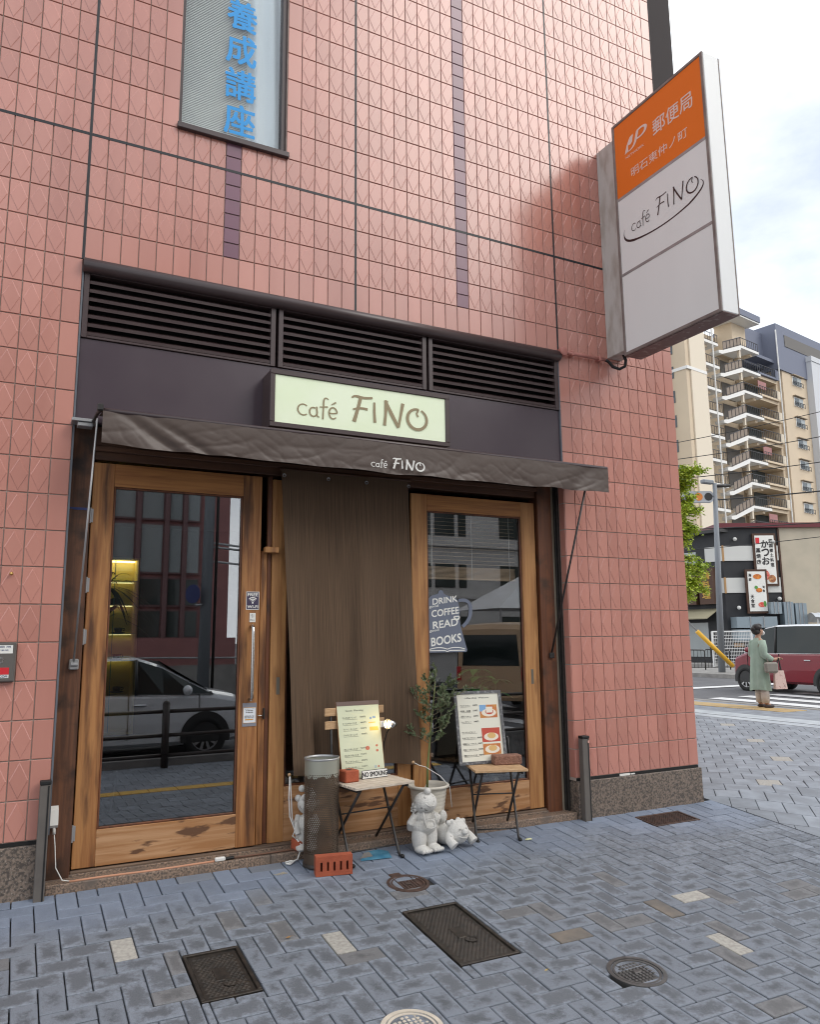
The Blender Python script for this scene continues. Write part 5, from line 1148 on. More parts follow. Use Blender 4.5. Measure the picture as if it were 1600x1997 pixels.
MB().ell((-.028, -.052, .330), (.010, .008, .008)).ell((.028, -.052, .330), (.010, .008, .008)).build('eyes', 'figure_white', f1, True, local=True)
f2 = thing('garden_figure', 'white concrete figure lying on its belly with feet kicked up', 'statue', (2.375, -.165, zg(-.165)), R_(12), 'concrete garden figures')
fuse([('e', (0, -.03, .085), (.070, .058, .064)), ('e', (-.015, .06, .062), (.062, .085, .055)), ('t', [(-.055, -.02, .085), (-.080, -.055, .055), (-.070, -.085, .03)], [.022, .025, .028]), ('t', [(.055, -.02, .085), (.082, -.04, .055), (.088, -.07, .028)], [.022, .025, .028]),
      ('t', [(-.05, .12, .05), (-.07, .10, .11), (-.075, .085, .15)], [.03, .026, .023]), ('t', [(.0, .13, .05), (-.015, .10, .11), (-.02, .085, .15)], [.03, .026, .023]), ('e', (-.075, .07, .155), (.026, .020, .036)), ('e', (-.022, .07, .158), (.026, .020, .036))]
     + [('e', (-.055+.018*k, -.02+.004*math.cos(k*3), .142+.006*math.sin(k*2)), .015) for k in range(7)] + [('e', (.062+.004*math.sin(k), -.01, .085+.014*k), .014) for k in range(4)],
     'body', 'figure_white', f2)
f2.scale = (1.14, 1.1, 1.12)
MB().ell((0, -.092, .098), .018).build('nose', 'figure_white', f2, True, local=True)
MB().tube([(-.035, -.078, .075), (-.012, -.09, .066), (.015, -.09, .066), (.038, -.076, .076)], .003, 6).tube([(-.030, -.078, .112), (-.016, -.086, .116)], .0035, 6).tube([(.016, -.086, .116), (.030, -.078, .112)], .0035, 6).build('face_lines', 'figure_white', f2, True, local=True)
f3 = thing('garden_figure', 'white concrete curly-haired figure half hidden behind the ash bin', 'statue', (1.425, -.005, .0), R_(-20), 'concrete garden figures')
f3.location = (1.44, .01, .046)
fuse([('e', (-.03, 0, .08), (.036, .042, .08)), ('e', (.03, 0, .08), (.036, .042, .08)), ('e', (0, 0, .15), (.058, .052, .06)), ('e', (0, 0, .265), (.058, .055, .058)), ('t', [(-.05, 0, .20), (-.065, -.03, .15), (-.05, -.05, .10)], [.018, .019, .017]), ('t', [(.05, 0, .20), (.065, -.03, .15), (.05, -.05, .10)], [.018, .019, .017]), ('e', (-.03, -.03, .02), (.034, .05, .022)), ('e', (.03, -.03, .02), (.034, .05, .022))]
     + [('e', (.058*math.cos(k*.9)*(1 if k < 7 else .6), .05*math.sin(k*.9)+.01, .27+.008*k), .021) for k in range(12)], 'body', 'figure_white', f3, .0035)
MB().ell((0, -.056, .262), .014).build('nose', 'figure_white', f3, True, local=True)
# ------------------------------------------------------------------ vehicles
mat('tyre', (.012, .012, .012), .8); mat('car_glass', (.012, .018, .017), .05, spec=.35); mat('rim', (.55, .55, .56), .3, metal=.9); mat('trim_black', (.02, .02, .02), .5)
mat('chrome', (.75, .75, .75), .12, metal=1); mat('lamp_white', (.75, .77, .8), .12, spec=.7); mat('lamp_red', (.5, .02, .02), .2)
def section(s, inset=0.0):
    x, zs, zb, zt, wb, wt = s
    return [(x, 0, zs), (x, wb*.86, zs), (x, wb*.97, zs+.06), (x, wb, zs+(zb-zs)*.45), (x, wb*.995, zb-.05), (x, wb*.965, zb), (x, wt, zt-.045), (x, wt*.86, zt-.006), (x, 0, zt+.012)]
def car(name, label, loc, rz, ST, wheels, wr, cab, body, roofm, hw, group=None, handles=((-.55, .80), (-1.5, .82)), mirror=(-.18, 1.0), stripe=True, spokes=10):
    """ST: stations rear to front (x, z sill, z belt, z top, half width, half top width); cab: station indices that carry glass"""
    t = thing(name, label, 'car' if 'van' not in name else 'van', loc, rz, group); n = 9
    S2 = [section(s) for s in ST]; bm = MB(); rf_ = MB()
    for sgn in (1, -1):
        for i in range(len(ST)-1):
            for k in range(n-1):
                q = [S2[i][k], S2[i+1][k], S2[i+1][k+1], S2[i][k+1]]; q = [(a, b*sgn, c) for a, b, c in q]
                if sgn > 0: q = q[::-1]
                g = cab[0] <= i < cab[1] and k == 5
                if g: continue
                (rf_ if (k >= 6 and cab[0]-1 <= i <= cab[1]) and (ST[i][3]-ST[i][2] > .25 and ST[i+1][3]-ST[i+1][2] > .25) else bm).quad(*q)
    for e, rev in ((0, False), (-1, True)):
        pts = S2[e]+[(a, -b, c) for a, b, c in S2[e][-2:0:-1]]; bm.poly(pts if rev else pts[::-1])
    mods = [('SUBSURF', dict(levels=1, render_levels=1))]
    o = bm.build('body', body, t, True, local=True)
    if rf_.v: rf_.build('roof', roofm, t, True, local=True)
    for sgn in (1, -1):                      # side glass
        gl = MB()
        for i in range(cab[0], cab[1]):
            q = [S2[i][5], S2[i+1][5], S2[i+1][6], S2[i][6]]; gl.quad(*[(a, b*sgn, c) for a, b, c in (q if sgn < 0 else q[::-1])])
        gl.build('side_glass', 'car_glass', t, False, local=True)
        pm = MB()
        for i in (cab[0], (cab[0]+cab[1])//2, cab[1]): a, b = Vector(S2[i][5]), Vector(S2[i][6]); pm.tube([(a.x, (a.y+.004)*sgn, a.z), (b.x, (b.y+.004)*sgn, b.z)], .028, 6)
        pm.tube([(S2[i][5][0], (S2[i][5][1]+.006)*sgn, S2[i][5][2]) for i in range(cab[0], cab[1]+1)], .012, 6); pm.build('pillar', 'trim_black', t, True, local=True)
        MB().tube([(S2[i][5][0], (S2[i][5][1]+.014)*sgn, S2[i][5][2]-.012) for i in range(cab[0], cab[1]+1)], .006, 6).build('belt_trim', 'chrome', t, True, local=True)
        for hx, hz in handles: MB().box(hx-.09, sgn*(hw+.028), hz-.012, hx+.09, sgn*(hw-.02), hz+.012, .006).build('door_handle', body if not stripe else 'chrome', t, local=True)
        for hx in (handles[0][0]-.28+.12, handles[0][0]+.85): MB().box(hx-.004, sgn*(hw+.004), .32, hx+.004, sgn*(hw-.02), ST[cab[0]][2]-.03).build('door_gap', 'trim_black', t, local=True)
        MB().ell((mirror[0], sgn*(hw+.10), mirror[1]), (.07, .11, .075), 12, 8).tube([(mirror[0], sgn*(hw-.02), mirror[1]-.06), (mirror[0], sgn*(hw+.06), mirror[1]-.05)], .03, 6).build('wing_mirror', body, t, True, local=True)
        for wx in wheels:
            w = MB(); w.lathe([(wr*.60, -.09), (wr*.86, -.10), (wr, -.07), (wr, .07), (wr*.86, .10), (wr*.66, .10), (wr*.64, .06)], 32); w.v = [(a+wx, sgn*(hw-.085)+sgn*c, b+wr) for a, b, c in w.v]; wo_ = w.build('wheel', 'tyre', t, True, local=True)
            r = MB(); yo = sgn*(hw+.002)
            for k in range(spokes):
                a = 2*math.pi*k/spokes; c, s_ = math.cos(a), math.sin(a); p = lambda rr, d: (wx+rr*c-d*s_, yo, wr+rr*s_+d*c)
                r.prism([p(.04, -.014), p(wr*.63, -.020), p(wr*.63, .020), p(.04, .014)], (0, -sgn*.025, 0))
            m2 = MB(); m2.lathe([(wr*.60, -.02), (wr*.655, .0), (wr*.66, .012), (wr*.62, .012)], 32); r.add([(a+wx, yo+sgn*(c-.015), b+wr) for a, b, c in m2.v], m2.f)
            m2 = MB(); m2.lathe([(.0005, .004), (.045, .002), (.05, -.01)], 16); r.add([(a+wx, yo+sgn*c, b+wr) for a, b, c in m2.v], m2.f)
            r.build('rim', 'rim', wo_, local=True, normals=True)
            d_ = MB(); d_.lathe([(.0005, -.04), (wr*.64, -.04)], 24); MB().add([(a+wx, sgn*(hw-.045), b+wr) for a, b, c in d_.v], d_.f).build('brake_disc', 'trim_black', wo_, local=True)
            ar = MB(); pr2 = [(wx+(wr+.05)*math.cos(R_(a)), wr+(wr+.05)*math.sin(R_(a))) for a in range(-12, 193, 12)]
            ar.prism([(a, sgn*(hw+.006), max(b, .16)) for a, b in pr2], (0, -sgn*.02, 0)); ar.build('wheel_arch', 'trim_black', t, local=True, normals=True)
    return t, S2
WH = [(-3.42, .42, .78, .82, .55, .45), (-3.34, .30, .95, 1.0, .76, .60), (-3.0, .22, 1.0, 1.12, .845, .62), (-2.45, .2, .99, 1.36, .855, .62), (-1.75, .2, .97, 1.475, .86, .63), (-1.0, .2, .95, 1.485, .86, .63), (-.62, .2, .94, 1.36, .86, .64), (-.2, .2, .93, 1.13, .86, .68), (.08, .2, .92, .985, .855, .74), (.45, .22, .85, .91, .83, .72), (.72, .26, .72, .79, .77, .64), (.86, .34, .56, .61, .62, .52)]
mat('car_white', (.62, .64, .66), .22, coat=.6, col2=(.60, .62, .64), vscale=1); mat('car_maroon', (.20, .012, .022), .20, coat=.8, col2=(.21, .014, .024), vscale=1)
t, S2 = car('parked_car', 'white hatchback parked by the kerb, mirrored in the door glass', (2.44, -7.86, -.42), 0, WH, (0, -2.6), .315, (3, 8), 'car_white', 'car_white', .86, mirror=(-.30, 1.0), handles=((-.95, .80), (-1.9, .82)))
for sgn in (1, -1): MB().ell((.66, sgn*.62, .70), (.16, .15, .06)).build('headlight', 'lamp_white', t, True, local=True)
w_ = MB(); w_.quad((.05, -.70, .99), (.05, .70, .99), (-.66, .60, 1.42), (-.66, -.60, 1.42)); w_.build('windscreen', 'car_glass', t, local=True)
KR = [(-3.0, .40, .9, 1.45, .66, .60), (-2.94, .30, .95, 1.58, .715, .62), (-2.4, .26, .99, 1.655, .735, .63), (-1.6, .25, .98, 1.665, .735, .635), (-1.0, .25, .98, 1.66, .735, .635), (-.62, .25, .98, 1.60, .735, .64), (-.34, .25, .98, 1.36, .735, .655), (-.10, .25, .98, 1.06, .73, .67), (.10, .26, .93, .985, .72, .66), (.36, .28, .84, .90, .70, .62), (.46, .34, .70, .76, .64, .55), (.50, .42, .52, .58, .56, .48)]
hd13 = R_(90-6)
t, S2 = car('passing_car', 'dark red boxy car with a white roof passing the crossing', (17.3, 9.30, -.12), hd13, KR, (0, -2.42), .315, (2, 7), 'car_maroon', 'car_white', .735, handles=((-.95, .80), (-1.95, .82)), mirror=(-.25, 1.05), stripe=True, spokes=8)
for sgn in (1, -1): MB().ell((.40, sgn*.50, .70), (.07, .10, .09)).build('headlight', 'lamp_white', t, True, local=True)
MB().quad((-.06, -.64, 1.05), (-.06, .64, 1.05), (-.58, .60, 1.60), (-.58, -.60, 1.60)).build('windscreen', 'car_glass', t, local=True)
MB().box(-3.04, -.6, .25, -2.96, .6, .5, .03).box(.42, -.58, .25, .53, .58, .46, .03).build('bumper', 'trim_black', t, local=True)
t = car('silver_car', 'silver car partly hidden behind the passing red car', (24.6, 14.4, -.10), R_(90-10), [(a*1.08, b, c*1.05, d*1.05, e*.98, f) for a, b, c, d, e, f in KR], (0, -2.5), .32, (2, 7), mat('car_silver', (.55, .57, .60), .25, metal=.3), 'car_silver', .73, mirror=(-.25, 1.1))[0]
VN = [(-2.6, .45, 1.0, 1.9, .80, .74), (-2.5, .38, 1.05, 2.0, .84, .76), (-1.5, .36, 1.05, 2.06, .85, .77), (-.4, .36, 1.05, 2.06, .85, .77), (.6, .36, 1.05, 2.05, .85, .77), (.95, .36, 1.05, 1.98, .84, .76), (1.3, .38, 1.05, 1.45, .83, .74), (1.5, .42, 1.0, 1.1, .80, .70), (1.58, .5, .7, .8, .74, .64)]
t = car('cream_van', 'cream and brown minivan waiting in the road, mirrored in the window', (11.2, -10.9, -.42), R_(-35), VN, (1.0, -1.8), .32, (1, 5), mat('van_cream', (.50, .33, .19), .3), 'van_cream', .85, mirror=(.9, 1.2), handles=((.2, .9), (-1.0, .9)))[0]
MB().quad((-2.61, -.66, 1.12), (-2.61, .66, 1.12), (-2.61, .62, 1.78), (-2.61, -.62, 1.78)).build('rear_window', 'car_glass', t, local=True); 
for sgn in (1, -1): MB().box(-2.63, sgn*.70, .8, -2.58, sgn*.80, 1.1, .01).build('tail_lamp', 'lamp_red', t, local=True)
# ------------------------------------------------------------------ kerb rail, far side of the front road
rl = thing('guard_rail', 'dark brown pipe guard rail along the kerb, mirrored in the door', 'railing', (1.6, -5.62, Z1)); mat('rail_brown', (.035, .024, .02), .45)
for i in range(-3, 5):
    x = 1.62+i*2.0; MB().tube([(x, -5.62, Z1-.02), (x, -5.62, .49)], .048, 12).ell((x, -5.62, .49), .048).build('post', 'rail_brown', rl, True)
    for z in (.40, .10, -.15): MB().tube([(x+.05, -5.62, z), (x+1.95, -5.62, z)], .024, 8).build('rail', 'rail_brown', rl, True)
MB()
# far pavement of the front road and buildings on it (seen only in reflections)
fp = MB().box(-40, -16, -.5, 8.2, -11.0, -.28).build('opposite_pavement', 'concrete'); tag(fp, kind='structure')
mat('opp_pink', (.36, .16, .15), .6, col2=(.32, .14, .135), vscale=3); mat('opp_frame', (.20, .11, .11), .5); mat('opp_pane', (.30, .33, .33), .12, col2=(.36, .39, .39), vscale=.5); mat('opp_pane_dark', (.05, .06, .055), .1)
ob = thing('opposite_building', 'pink tiled building with tall windows mirrored in the door', 'building', (2.5, -13, -.3))
MB().box(1.55, -22, -.3, 4.25, -13.2, 11).build('wall', 'opp_pink', ob)
MB().box(-4.5, -22, -.3, 1.5, -13.4, 9).build('annex_wall', mat('opp_grey', (.20, .20, .185), .7), ob)
for i, (a, b) in enumerate(((-4.3, -2.4), (-2.3, -.5), (-.4, 1.45), (1.62, 2.12), (2.2, 2.74), (2.82, 3.16), (3.22, 3.56))):
    for (za, zb, dk) in ((1.35, 2.0, 1), (2.06, 2.72, 1), (2.80, 3.95, 0), (4.02, 5.4, 0), (5.5, 7.4, 0)):
        if i < 3 and dk: continue
        y0 = -13.17 if i > 2 else -13.37
        f = MB().box(a, y0-.02, za, b, y0+.03, zb).build('window', 'opp_frame', ob); box('pane', 'opp_pane_dark' if dk else 'opp_pane', f, a+.04, y0+.031, za+.04, b-.04, y0+.036, zb-.04)
for x in (1.58, 2.16, 2.78, 3.19): box('mullion', 'opp_frame', ob, x-.05, -13.14, 1.3, x+.05, -13.05, 10.5)
lw = thing('boundary_wall', 'low pink wall with handrail mirrored in the door glass', 'wall', (2.8, -12.2, -.28)); MB().box(-5, -12.4, -.28, 8, -12.2, .78).build('base', 'concrete', lw); MB().box(-5, -12.39, .78, 4.2, -12.21, 1.36).build('tiled_band', 'opp_pink', lw)
MB().tube([(-5, -12.1, .92), (2.6, -12.1, .95), (8, -12.1, .86)], .02, 8).build('handrail', 'alu', lw)
pl = thing('utility_pole', 'grey concrete pole with round traffic sign mirrored in the door', 'pole', (3.22, -10.9, -.28)); mat('pole_grey', (.22, .24, .26), .6)
MB().tube([(3.22, -10.9, -.3), (3.3, -10.9, 9)], [.12, .09], 14).build('shaft', 'pole_grey', pl, True); MB().tube([(3.40, -10.85, .0), (3.44, -10.85, 9)], .03, 8).build('cable_pipe', 'black_metal', pl, True)
MB().lathe([(.0005, .0), (.185, .0), (.19, .006), (.185, .012), (.0005, .012)], 32).build('round_sign', mat('sign_blue', (.03, .04, .15), .5), pl, False, local=True); sgo = [c for c in pl.children if c.name.startswith('round')][0]; sgo.location = (-.34, .12, 2.55); sgo.rotation_euler = (math.pi/2, 0, R_(52)); sgo.location = (-.28, .14, 2.5)
MB().tube([(3.0, -10.8, 2.0), (3.22, -10.88, 2.02)], .025, 8).build('sign_arm', 'alu', pl)
for z in (2.9, 3.2, 3.28): MB().tube([(3.3, -10.9, z), (5.2, -11.6, z-.06)], .025, 6).build('cross_arm', 'alu', pl)
gb = thing('grey_building', 'grey office block with small windows mirrored in the window', 'building', (14, -24, -.4))
MB().box(11.5, -34, -.4, 26, -22, 12).build('wall', mat('opp_light', (.58, .56, .52), .7, col2=(.52, .50, .47), vscale=.6), gb)
for k, z in enumerate((1.2, 3.3, 5.4, 7.5, 9.6)):
    for i, x in enumerate((12.2, 13.6, 14.7, 15.8, 17.8, 19.6, 21.0, 22.5)):
        w2 = .35 if i % 3 == 0 else .9; f = MB().box(x, -22.02, z, x+w2, -21.97, z+.95).build('window', 'trim_black', gb); box('pane', 'opp_pane_dark', f, x+.03, -21.969, z+.03, x+w2-.03, -21.964, z+.92)
    box('ledge', 'opp_light', gb, 11.45, -22.0, z-.45, 26, -21.85, z-.33)
tn = thing('white_canopy', 'white tent canopy mirrored in the sliding window', 'canopy', (13, -14, -.3)); MB().add([(11.6, -15.2, 2.1), (15.6, -15.2, 2.1), (15.6, -12.8, 2.1), (11.6, -12.8, 2.1), (13.6, -14, 3.3)], [(0, 1, 4), (1, 2, 4), (2, 3, 4), (3, 0, 4)]).build('fabric', 'white_paint', tn)
for x in (11.7, 15.5):
    for y_ in (-15.1, -12.9): MB().tube([(x, y_, -.4), (x, y_, 2.1)], .03, 8).build('leg', 'alu', tn)
bb = thing('brown_building', 'dark brown building edge mirrored at the right of the window', 'building', (27, -20, -.4)); MB().box(26.2, -40, -.4, 36, -18, 14).build('wall', 'wood_dark', bb); box('parapet', 'concrete', bb, 26.1, -40, 14, 36.1, -17.9, 14.3)
# ------------------------------------------------------------------ street corner: person
HS = 1.55
pe = thing('person', 'woman in a green tunic and white mask waiting at the crossing with bags', 'person', (12.0, 5.22, 0), R_(-20))
mat('skin', (.42, .24, .16), .55); mat('hair', (.018, .013, .012), .5); mat('tunic', (.34, .43, .355), .85, col2=(.27, .36, .29), vscale=5, bump=.2, bscale=14, bstretch=(1, 1, .15)); mat('trouser', (.55, .50, .45), .85); mat('shoe', (.05, .04, .04), .6)
def skin(name, m, parent, pts, edges, rad, lv=2):
    me = bpy.data.meshes.new(name); me.from_pydata(pts, edges, []); o = bpy.data.objects.new(name, me); COL.objects.link(o); o.parent = parent; me.materials.append(MATS[m])
    s = o.modifiers.new('Skin', 'SKIN'); s.use_smooth_shade = True
    for i, v in enumerate(me.skin_vertices[0].data): r = rad[i]; v.radius = r if isinstance(r, tuple) else (r, r); v.use_root = (i == 0)
    b = o.modifiers.new('Subsurf', 'SUBSURF'); b.levels = lv; b.render_levels = lv; return o
# local frame: +x is her front, y her left
P = [(0, 0, .80), (0, 0, .95), (-.01, 0, 1.10), (-.01, 0, 1.24), (.0, 0, 1.32), (.015, 0, 1.37), (.03, 0, 1.43), (.035, 0, 1.50),
     (0, .09, .76), (.0, .095, .42), (-.01, .10, .09), (.10, .105, .03), (0, -.09, .76), (.01, -.09, .42), (.0, -.09, .09), (.11, -.10, .03),
     (-.01, .15, 1.22), (-.03, .20, 1.0), (.14, .20, .88), (.22, .18, .88), (-.01, -.15, 1.22), (-.02, -.20, 1.0), (.17, -.19, .90), (.26, -.17, .92)]
E_ = [(0, 1), (1, 2), (2, 3), (3, 4), (4, 5), (5, 6), (6, 7), (0, 8), (8, 9), (9, 10), (10, 11), (0, 12), (12, 13), (13, 14), (14, 15), (3, 16), (16, 17), (17, 18), (18, 19), (3, 20), (20, 21), (21, 22), (22, 23)]
RD = [(.14, .11), (.13, .10), (.13, .11), (.11, .09), .05, .052, (.078, .092), (.068, .085), .085, .058, .04, .035, .085, .058, .04, .035, .055, .045, .034, .03, .055, .045, .034, .03]
skin('body', 'skin', pe, P, E_, RD)
def tunic(a, b):
    an = a*2*math.pi; z = 1.315-b*.985; rx_ = np.interp(b, [0, .05, .12, .3, .55, 1], [.055, .095, .115, .125, .15, .175]); ry_ = np.interp(b, [0, .05, .12, .3, .55, 1], [.06, .125, .172, .18, .185, .20])
    f = 1+.085*b*math.sin(an*6+1.5*math.sin(b*3))+.045*b*math.sin(an*11+2); return (rx_*math.cos(an)*f-.005-.02*b, ry_*math.sin(an)*f, z+.015*math.sin(an*2)*b)
MB().grid(tunic, 56, 22).build('tunic', 'tunic', pe, True, local=True)
for s in (1, -1): MB().tube([(-.01, s*.135, 1.25), (-.02, s*.185, 1.12), (-.03, s*.205, 1.0), (.05, s*.21, .94), (.12, s*.205, .90)], [.072, .075, .072, .066, .058], 12).build('sleeve', 'tunic', pe, True, local=True)
for s in (1, -1): MB().tube([(0, s*.09, .45), (0, s*.095, .25), (0, s*.10, .10)], [.085, .078, .070], 12).build('trouser_leg', 'trouser', pe, True, local=True)
for s in (1, -1): MB().ell((.055, s*.102, .035), (.115, .045, .038)).build('shoe', 'shoe', pe, True, local=True)
MB().ell((-.005, 0, 1.50), (.098, .094, .085)).ell((-.075, 0, 1.475), (.06, .06, .055)).ell((-.03, 0, 1.43), (.075, .085, .06)).ell((.03, 0, 1.555), (.06, .07, .035)).build('hair', 'hair', pe, True, local=True)
MB().ell((.105, 0, 1.405), (.03, .058, .045)).build('face_mask', 'white_paint', pe, True, local=True)
MB().ell((.02, -.088, 1.45), (.015, .01, .024)).ell((.02, .088, 1.45), (.015, .01, .024)).build('ear', 'skin', pe, True, local=True)
MB().ell((.105, -.03, 1.475), (.008, .013, .007)).ell((.105, .03, 1.475), (.008, .013, .007)).build('eye', 'ink', pe, True, local=True)
for s, bx_, by_, bz_ in ((1, .22, .18, .88), (-1, .26, -.17, .92)):
    h = MB(); h.ell((bx_+.03, by_, bz_), (.045, .022, .03), 10, 8)
    for k in range(4): h.tube([(bx_+.05, by_-.022+.014*k, bz_+.012), (bx_+.085, by_-.022+.014*k, bz_+.004-.003*abs(k-1.5)), (bx_+.095, by_-.022+.014*k, bz_-.02)], .008, 6)
    h.tube([(bx_+.02, by_-s*.02, bz_+.01), (bx_+.045, by_-s*.035, bz_+.015), (bx_+.065, by_-s*.03, bz_+.008)], .009, 6); h.build('hand', 'skin', pe, True, local=True)
sb = thing('shoulder_bag', 'grey shoulder bag at the woman’s hip'.replace('’s', ''), 'bag', (12.0, 5.22, 0), R_(-20)); sb['label'] = 'grey shoulder bag slung across the waiting woman'
MB().box(-.08, -.33, .66, .18, -.235, .86, .03).build('pouch', mat('bag_grey', (.25, .23, .20), .8), sb, local=True); MB().tube([(.0, -.27, .86), (-.02, -.19, 1.12), (-.0, -.06, 1.30), (.0, .05, 1.31)], .012, 6).build('strap', 'bag_grey', sb, True, local=True)
tb_ = thing('tote_bag', 'pink patterned tote bag carried by the waiting woman', 'bag', (12.0, 5.22, 0), R_(-20)); MB().add([(.10, -.30, .36), (.34, -.30, .36), (.34, -.22, .36), (.10, -.22, .36), (.12, -.28, .70), (.30, -.28, .70), (.30, -.24, .70), (.12, -.24, .70)], [(0, 3, 2, 1), (0, 1, 5, 4), (1, 2, 6, 5), (2, 3, 7, 6), (3, 0, 4, 7), (4, 5, 6, 7)]).build('bag_body', mat('tote_pink', (.68, .52, .46), .8, col2=(.42, .20, .18), vscale=34, lo=.58, hi=.66), tb_, local=True)
MB().tube([(.17, -.26, .69), (.24, -.20, .88), (.27, -.19, .93), (.27, -.25, .69), (.29, -.29, .40)], .012, 6).build('handle', 'black', tb_, True, local=True)
# ------------------------------------------------------------------ street furniture across the junction
lp = thing('street_lamp', 'grey street lamp pole with a flat lamp head by the crossing', 'street lamp', (22.05, 14.95, -.1)); MB().tube([(22.05, 14.95, -.1), (21.7, 14.5, 3.2), (21.35, 14.05, 6.55)], [.12, .10, .07], 12).build('pole', 'pole_grey', lp, True)
MB().box(20.85, 14.05, 6.52, 21.35, 14.25, 6.66, .03).build('lamp_head', 'pole_grey', lp); MB().tube([(21.4, 14.05, 6.45), (21.9, 13.9, 6.48)], .06, 8).build('sensor_tube', 'black_metal', lp, True)
ts = thing('traffic_signal', 'horizontal traffic signal seen from behind among the leaves', 'traffic light', (20.85, 14.4, 5.9)); cdir = Vector((.89, -.456, 0)); nd = Vector((-.456, -.89, 0))
m = MB(); c0 = Vector((20.87, 14.36, 6.08)); pts = []
for a, b in arc(0, 0, .52, .20, 90, 270, 8): pts.append(c0+cdir*(a*.2-.42)+Vector((0, 0, b)))
for a, b in arc(0, 0, .52, .20, -90, 90, 8): pts.append(c0+cdir*(a*.2+.42)+Vector((0, 0, b)))
m.prism(pts, -nd*.12).build('housing', mat('signal_grey', (.40, .42, .44), .5), ts, normals=True)
for k, mm in ((-.34, 'trim_black'), (0, mat('signal_amber', (.62, .20, .03), .4)), (.34, 'trim_black')):
    MB().prism([c0+cdir*(k+.14*math.cos(q*.3927))+Vector((0, 0, .14*math.sin(q*.3927)))+nd*.01 for q in range(16)], -nd*.03).build('lens', mm, ts, normals=True)
MB().tube([c0+cdir*.4-nd*.1, (21.35, 14.1, 6.1)], .04, 8).tube([c0-cdir*.45-nd*.1, c0-cdir*1.4-nd*.1], .03, 6).build('arm', 'pole_grey', ts)
gw = thing('guy_wire', 'yellow plastic guard on a slanted pole stay', 'guy wire', (21.5, 13.95, .2)); MB().tube([(20.33, 14.35, 1.44), (21.48, 13.97, .27)], .075, 12).build('guard_sleeve', mat('guard_yellow', (.75, .42, .03), .5), gw, True); MB().tube([(19.4, 14.65, 2.35), (20.4, 14.33, 1.38)], .012, 6).tube([(19.45, 14.6, 2.4), (20.4, 14.33, 1.40)], .012, 6).build('stay_cable', 'alu', gw)
MB()
rl2 = thing('street_railing', 'dark low railing on the far pavement by the yellow guard', 'railing', (23.2, 16.4, 0))
for (a, b) in (((22.0, 17.0), (23.0, 16.53)), ((23.0, 16.53), (23.85, 16.12))):
    MB().tube([(*a, .03), (*a, .72), (a[0]+.05, a[1]-.02, .78), (b[0]-.05, b[1]+.02, .76), (*b, .70), (*b, .03)], .022, 8).build('frame', 'black_metal', rl2, True)
    for k in range(1, 8): x = a[0]+(b[0]-a[0])*k/8; yv = a[1]+(b[1]-a[1])*k/8; MB().tube([(x, yv, .1), (x, yv, .76)], .010, 6).build('bar', 'black_metal', rl2)
    MB().tube([(*a, .12), (*b, .12)], .012, 6).build('bar', 'black_metal', rl2)
isl = MB().box(21, 13.2, -.3, 25.5, 18.8, .02).build('traffic_island', 'concrete'); tag(isl, kind='structure'); isl.data.transform(Matrix.Identity(4))
wf = thing('mesh_fence', 'white mesh fence panel in front of the restaurant', 'fence', (26.3, 18.1, 0)); a, b = Vector((25.66, 18.5, 0)), Vector((27.1, 17.75, 0)); d = b-a
for k in (0, 1): p = a+d*k; MB().box(p.x-.03, p.y-.03, 0, p.x+.03, p.y+.03, 1.46).build('post', 'white_paint', wf)
for k in range(11): MB().tube([a+Vector((0, 0, .08+k*.135)), b+Vector((0, 0, .08+k*.135))], .011, 5).build('wire', 'white_paint', wf)
for k in range(1, 24): p = a+d*(k/24); MB().tube([p+Vector((0, 0, .06)), p+Vector((0, 0, 1.44))], .007, 5).build('wire', 'white_paint', wf)
MB().tube([a+Vector((0, 0, 1.45)), b+Vector((0, 0, 1.45))], .028, 6).build('top_rail', 'white_paint', wf)
# ------------------------------------------------------------------ restaurant across the road
re_ = thing('restaurant', 'black two-storey restaurant with white bands and a maroon roof edge', 'building', (29.4, 21.0, 0)); K = Vector((29.4, 20.9, 0)); e1 = Vector((.893, -.45, 0)); eL = Vector((-.15, .99, 0)).normalized(); nf = Vector((-.45, -.893, 0)); nl = Vector((-.99, -.15, 0)).normalized()
mat('rest_black', (.016, .017, .02), .6, col2=(.022, .023, .026), vscale=3); mat('rest_white', (.60, .60, .57), .6); mat('rest_beige', (.50, .44, .34), .75, col2=(.45, .40, .31), vscale=1.5, bump=.1, bscale=18); mat('rest_brown', (.075, .035, .02), .6); mat('maroon', (.13, .018, .025), .5)
def fpt(a, z, d=0): return K+e1*a+nf*d+Vector((0, 0, z))
def lpt(a, z, d=0): return K+eL*a+nl*d+Vector((0, 0, z))
def fb(name, m, a0, z0, a1, z1, d0, d1, par=re_, f=fpt): return MB().prism([f(a0, z0, d1), f(a1, z0, d1), f(a1, z1, d1), f(a0, z1, d1)], f(0, 0, d0)-f(0, 0, d1)).build(name, m, par, normals=True)
fb('front_wall', 'rest_black', 0, -.2, 2.72, 6.3, -4, 0); fb('side_wall', 'rest_black', 0, -.2, 9, 6.1, -.3, 0, f=lpt); fb('annex_wall', 'rest_beige', 2.74, -.2, 9, 6.3, -4, 0)
fb('corner_board', 'rest_brown', 2.66, .5, 2.74, 6.25, 0, .06)
fb('roof_edge', 'maroon', -.2, 6.3, 9.2, 6.52, -4.2, .18); fb('side_roof', mat('roof_dark', (.05, .05, .05), .7), -.2, 6.1, 9, 6.25, -.3, .35, f=lpt)
for (z0, z1) in ((4.75, 5.45), (3.25, 3.95)):
    fb('white_band', 'rest_white', .0, z0, 2.62, z1, .0, .05); fb('white_band', 'rest_white', .0, z0, .9, z1, .0, .05, f=lpt); fb('corner_strip', mat('strip_wood', (.42, .24, .10), .6), -.03, z0-.02, .05, z1+.02, 0, .07)
